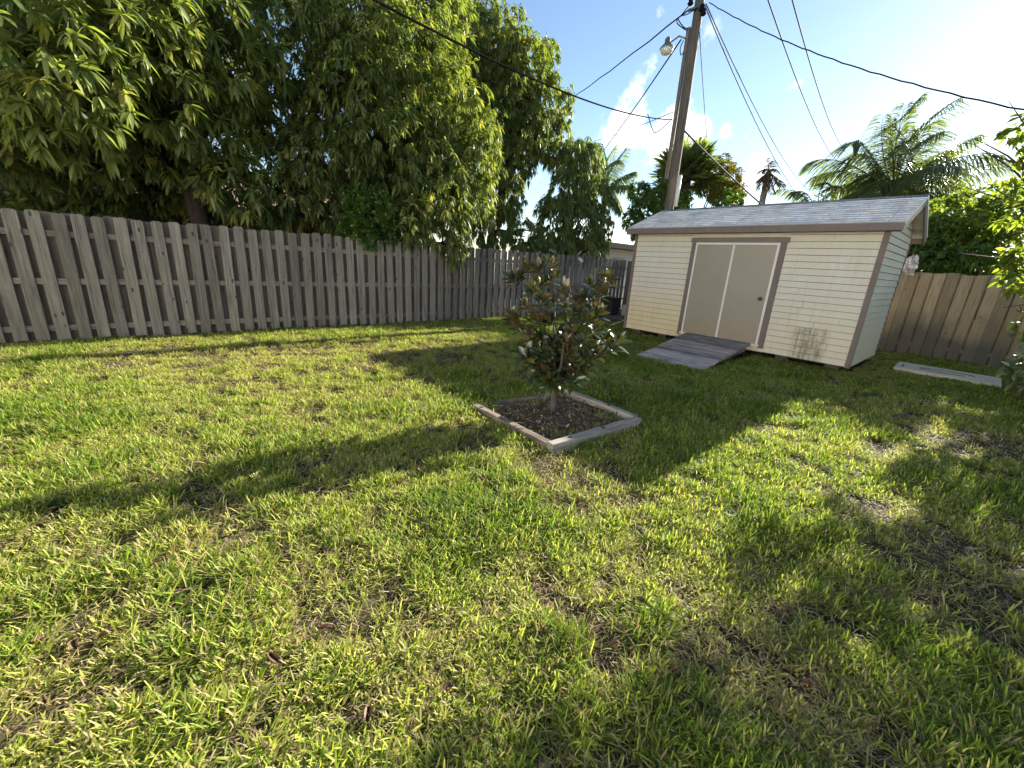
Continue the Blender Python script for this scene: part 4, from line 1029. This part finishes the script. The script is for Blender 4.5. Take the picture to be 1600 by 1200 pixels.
g = G('black_rubber'); MT['black'] = g.end(g.princ((.012, .012, .013), 1., None, 0, 0.))
MT['wire'] = plain('grey_wire', (.10, .10, .10), .9)
MT['steel'] = plain('galvanised_steel', (.28, .28, .27), .45, .7)
for (px, py) in ((1097, 13), (1079, 4), (1099, 20)):
    c_ = at(px, py, Y=PLY-.2); mb = MB(); mb.tube([c_+Vector((0, 0, -.06)), c_+Vector((0, 0, -.02)), c_+Vector((0, 0, .02)), c_+Vector((0, 0, .07))], [.05, .08, .05, .06], 12); mb.build('insulator', MT['black'], pole, smooth=True)
c_ = at(1088, 12, Y=PLY-.17); mb = MB(); mb.box(c_.x-.22, c_.x+.22, PLY-.205, PLY-.165, c_.z-.03, c_.z+.03); mb.build('crossbar', MT['wire'], pole, bevel=.006)
q_ = at(1076, 46, Y=PLY); mb = MB(); mb.box(PLX-.24, PLX-.15, PLY-.12, PLY-.04, 4.2, q_.z); mb.build('cable_riser', MT['pole_wood'], pole, bevel=.006)
# lamp
a0 = at(1071, 60, Y=PLY-.15); a1 = at(1047, 67, Y=PLY-.15); lamp = empty('street_lamp', tuple(a0), 'grey bucket street lamp on a short curved arm fixed to the pole', 'lamp')
mb = MB(); mb.tube([a0, a0.lerp(a1, .45)+Vector((0, 0, .10)), a1], .022, 8); mb.build('arm', MT['steel'], lamp, smooth=True)
ax = (at(1041, 85, Y=PLY-.15)-at(1044, 60, Y=PLY-.15)); l0 = at(1044, 58, Y=PLY-.15)
def alongl(t_): return l0+ax*t_
mb = MB(); mb.tube([alongl(0), alongl(.1), alongl(.42), alongl(.5), alongl(.66), alongl(.74)], [.04, .075, .085, .13, .19, .20], 16); mb.build('lamp_housing', MT['steel'], lamp, smooth=True)
g = G('lamp_glass'); gl = g.end(g.princ((.75, .72, .62), .12, None, 0, .6))
mb = MB(); mb.tube([alongl(.745), alongl(.95), alongl(1.08), alongl(1.12)], [.185, .165, .11, .04], 16); mb.build('lens', gl, lamp, smooth=True)

def cable(name, a, b, sag, r, label, mat='black', group='overhead cables at the pole', wob=0.):
    a, b = Vector(a), Vector(b); pts = []; n = 40
    for i in range(n+1):
        t_ = i/n; p_ = a.lerp(b, t_); p_.z -= sag*4*t_*(1-t_)
        if wob: p_ += Vector((0, 0, wob*math.sin(i*2.3)))
        pts.append(p_)
    mb = MB(); mb.tube(pts, r, 6); return tag(mb.build(name, MT[mat], smooth=True), label, 'cable', group)
top = at(1083, 20, Y=PLY-.2)
cable('cable', at(1050, 187, Y=PLY-.2), at(545, -22, X=-4.5), .25, .014, 'thick black service cable crossing the mango trees to the pole')
cable('cable', at(1078, 14, Y=PLY-.2), at(800, 198, Y=45), .8, .022, 'twisted cable running from the pole top down left behind the tall mango', wob=.02)
cable('cable', at(1064, 62, Y=PLY-.1), at(905, 275, Y=40), .5, .02, 'thin line dropping steeply from the lamp towards the small mango')
cable('cable', at(1052, 175, Y=PLY-.2), at(900, 222, Y=40), .3, .012, 'faint thin wire crossing low behind the clouded sky left of the pole', 'wire')
cable('cable', at(1070, 205, Y=PLY-.2), at(1300, 400, Y=26), .25, .026, 'sheathed cable sloping from mid pole down to the right behind the shed roof', 'wire')
cable('cable', at(1108, 4, Y=PLY-.2), at(1720, 195, Y=9.5), .28, .011, 'wavy black cable sweeping from the pole top to the right edge', wob=.008)
cable('cable', at(1103, 6, Y=PLY-.2), at(1290, 312, Y=48), 1.0, .015, 'upper of two grey wires descending right from the pole top', 'wire')
cable('cable', at(1101, 8, Y=PLY-.2), at(1310, 345, Y=48), 1.5, .015, 'lower of two grey wires descending right from the pole top', 'wire')
cable('cable', at(1190, -30, Y=14), at(1312, 255, Y=50), .6, .02, 'left one of two high wires crossing the bright sky above the large palm', 'wire')
cable('cable', at(1230, -30, Y=14), at(1325, 240, Y=50), .6, .02, 'right one of two high wires crossing the bright sky above the large palm', 'wire')
cable('cable', at(1093, 50, Y=PLY-.1), at(1106, 235, Y=20), .05, .012, 'thin wire hanging almost straight down right of the pole', 'wire')
# loops of slack cable at the pole
for (pts, lab) in (([(1082, 2), (1066, 22), (1060, 30), (1068, 42), (1074, 45)], 'slack black cable loop left of the pole top'), ([(1090, 12), (1074, 22), (1062, 26), (1058, 36), (1073, 48)], 'second slack cable loop hanging below the crossbar'),
                   ([(1012, 178), (1018, 198), (1024, 207), (1038, 198), (1050, 185)], 'hanging wire loop at the service cable end left of the pole'), ([(1068, 63), (1063, 75), (1064, 86), (1069, 80)], 'small wire loop below the lamp arm')):
    P_ = [at(x_, y_, Y=PLY-.2) for x_, y_ in pts]; fine = []
    for i in range(len(P_)-1):
        for s in range(6):
            p0, p1, p2_, p3_ = P_[max(i-1, 0)], P_[i], P_[i+1], P_[min(i+2, len(P_)-1)]; t_ = s/6
            fine.append(.5*((2*p1)+(p2_-p0)*t_+(2*p0-5*p1+4*p2_-p3_)*t_*t_+(3*p1-p0-3*p2_+p3_)*t_**3))
    mb = MB(); mb.tube(fine+[P_[-1]], .013, 6); tag(mb.build('cable_loop', MT['black'], smooth=True), lab, 'cable', 'overhead cables at the pole')

# ------------------------------------------------------------------ clutter at the back left of the shed
binn = empty('storage_bin', (-8.42, 11.65, 0), 'dark blue plastic bin in the gap left of the shed', 'bin')
b0 = at(945, 487, Z=.0); b0 = Vector((-8.42, 11.65, 0))
mb = MB(); mb.hexa([b0+Vector(v) for v in ((-.2, -.2, 0), (.2, -.2, 0), (.2, .2, 0), (-.2, .2, 0), (-.25, -.25, .55), (.25, -.25, .55), (.25, .25, .55), (-.25, .25, .55))]); mb.build('body', plain('navy_plastic', (.02, .022, .03), .6), binn, bevel=.03)
mb = MB(); mb.box(b0.x-.29, b0.x+.29, b0.y-.29, b0.y+.29, .552, .59); mb.build('lid', plain('navy_lid', (.022, .026, .036), .6), binn, bevel=.015)
mb = MB()
bx = Vector((-7.85, 11.9, 0))
for (u0, u1) in ((-.2, -.17), (-.015, .015), (.17, .2)): mb.box(bx.x+u0, bx.x+u1, bx.y-.068, bx.y+.068, 0, .38)
mb.box(bx.x-.2, bx.x+.2, bx.y-.10, bx.y-.0685, 0, .38); mb.box(bx.x-.2, bx.x+.2, bx.y+.0685, bx.y+.10, 0, .38)
tag(mb.build('concrete_block', plain('grey_block', (.36, .36, .37), .9)), 'grey hollow concrete block standing beside the left wall of the shed', 'block')
for k, (p0, p1, lab) in enumerate([((-7.7, 10.1, .05), (-7.75, 11.5, .05), 'brown plank lying flat, lowest in the gap left of the shed'), ((-8.1, 10.75, .10), (-7.0, 10.55, .10), 'short brown plank laid across the lowest one left of the shed'), ((-7.45, 10.0, .05), (-7.4, 11.3, .05), 'reddish plank lying farthest from the shed wall')]):
    p0, p1 = Vector(p0), Vector(p1); d_ = (p1-p0).normalized(); s_ = Vector((-d_.y, d_.x, 0))*.09; u_ = Vector((0, 0, .035))
    mb = MB(); mb.hexa([p0-s_-u_, p0+s_-u_, p1+s_-u_, p1-s_-u_, p0-s_, p0+s_, p1+s_, p1-s_][::1]); tag(mb.build('plank', MT['back_wood'], bevel=.004), lab, 'plank', 'loose boards left of the shed')
mb = MB(); p0, p1 = Vector((-6.62, 9.25, .03)), Vector((-5.95, 9.75, .42)); s_ = Vector((-.04, .07, 0)); u_ = Vector((-.015, 0, .02))
mb.hexa([p0-s_, p0+s_, p1+s_, p1-s_, p0-s_+u_, p0+s_+u_, p1+s_+u_, p1-s_+u_]); tag(mb.build('leaning_board', MT['timber'], bevel=.003), 'pale board leaning against the left end wall of the shed', 'board')
# crumpled bag on the tan fence beside the shed
c_ = at(1424, 408, Y=12.9); V = []; F = []
nu, nv = 14, 10
for i in range(nv+1):
    for j in range(nu):
        a, b = math.pi*i/nv, 2*math.pi*j/nu; r_ = .15*(1+.45*math.sin(3*a+2*b)*math.cos(5*b)+random.uniform(-.22, .22)); V.append((c_.x+r_*math.sin(a)*math.cos(b)*.8, 12.9+r_*math.sin(a)*math.sin(b)*.6, 1.97+r_*math.cos(a)*1.15))
for i in range(nv):
    for j in range(nu): F.append((i*nu+j, i*nu+(j+1) % nu, (i+1)*nu+(j+1) % nu, (i+1)*nu+j))
g = G('crumpled_plastic'); n_ = g.noise(g.pos(), 14, 3)
tag(mesh_obj('plastic_bag', V, F, g.end(g.princ(g.ramp(n_, [(.4, (.7, .7, .68)), (.52, (.35, .2, .17)), (.6, (.6, .66, .66))]), .3))), 'crumpled white and red plastic bag on top of the tan fence', 'bag')
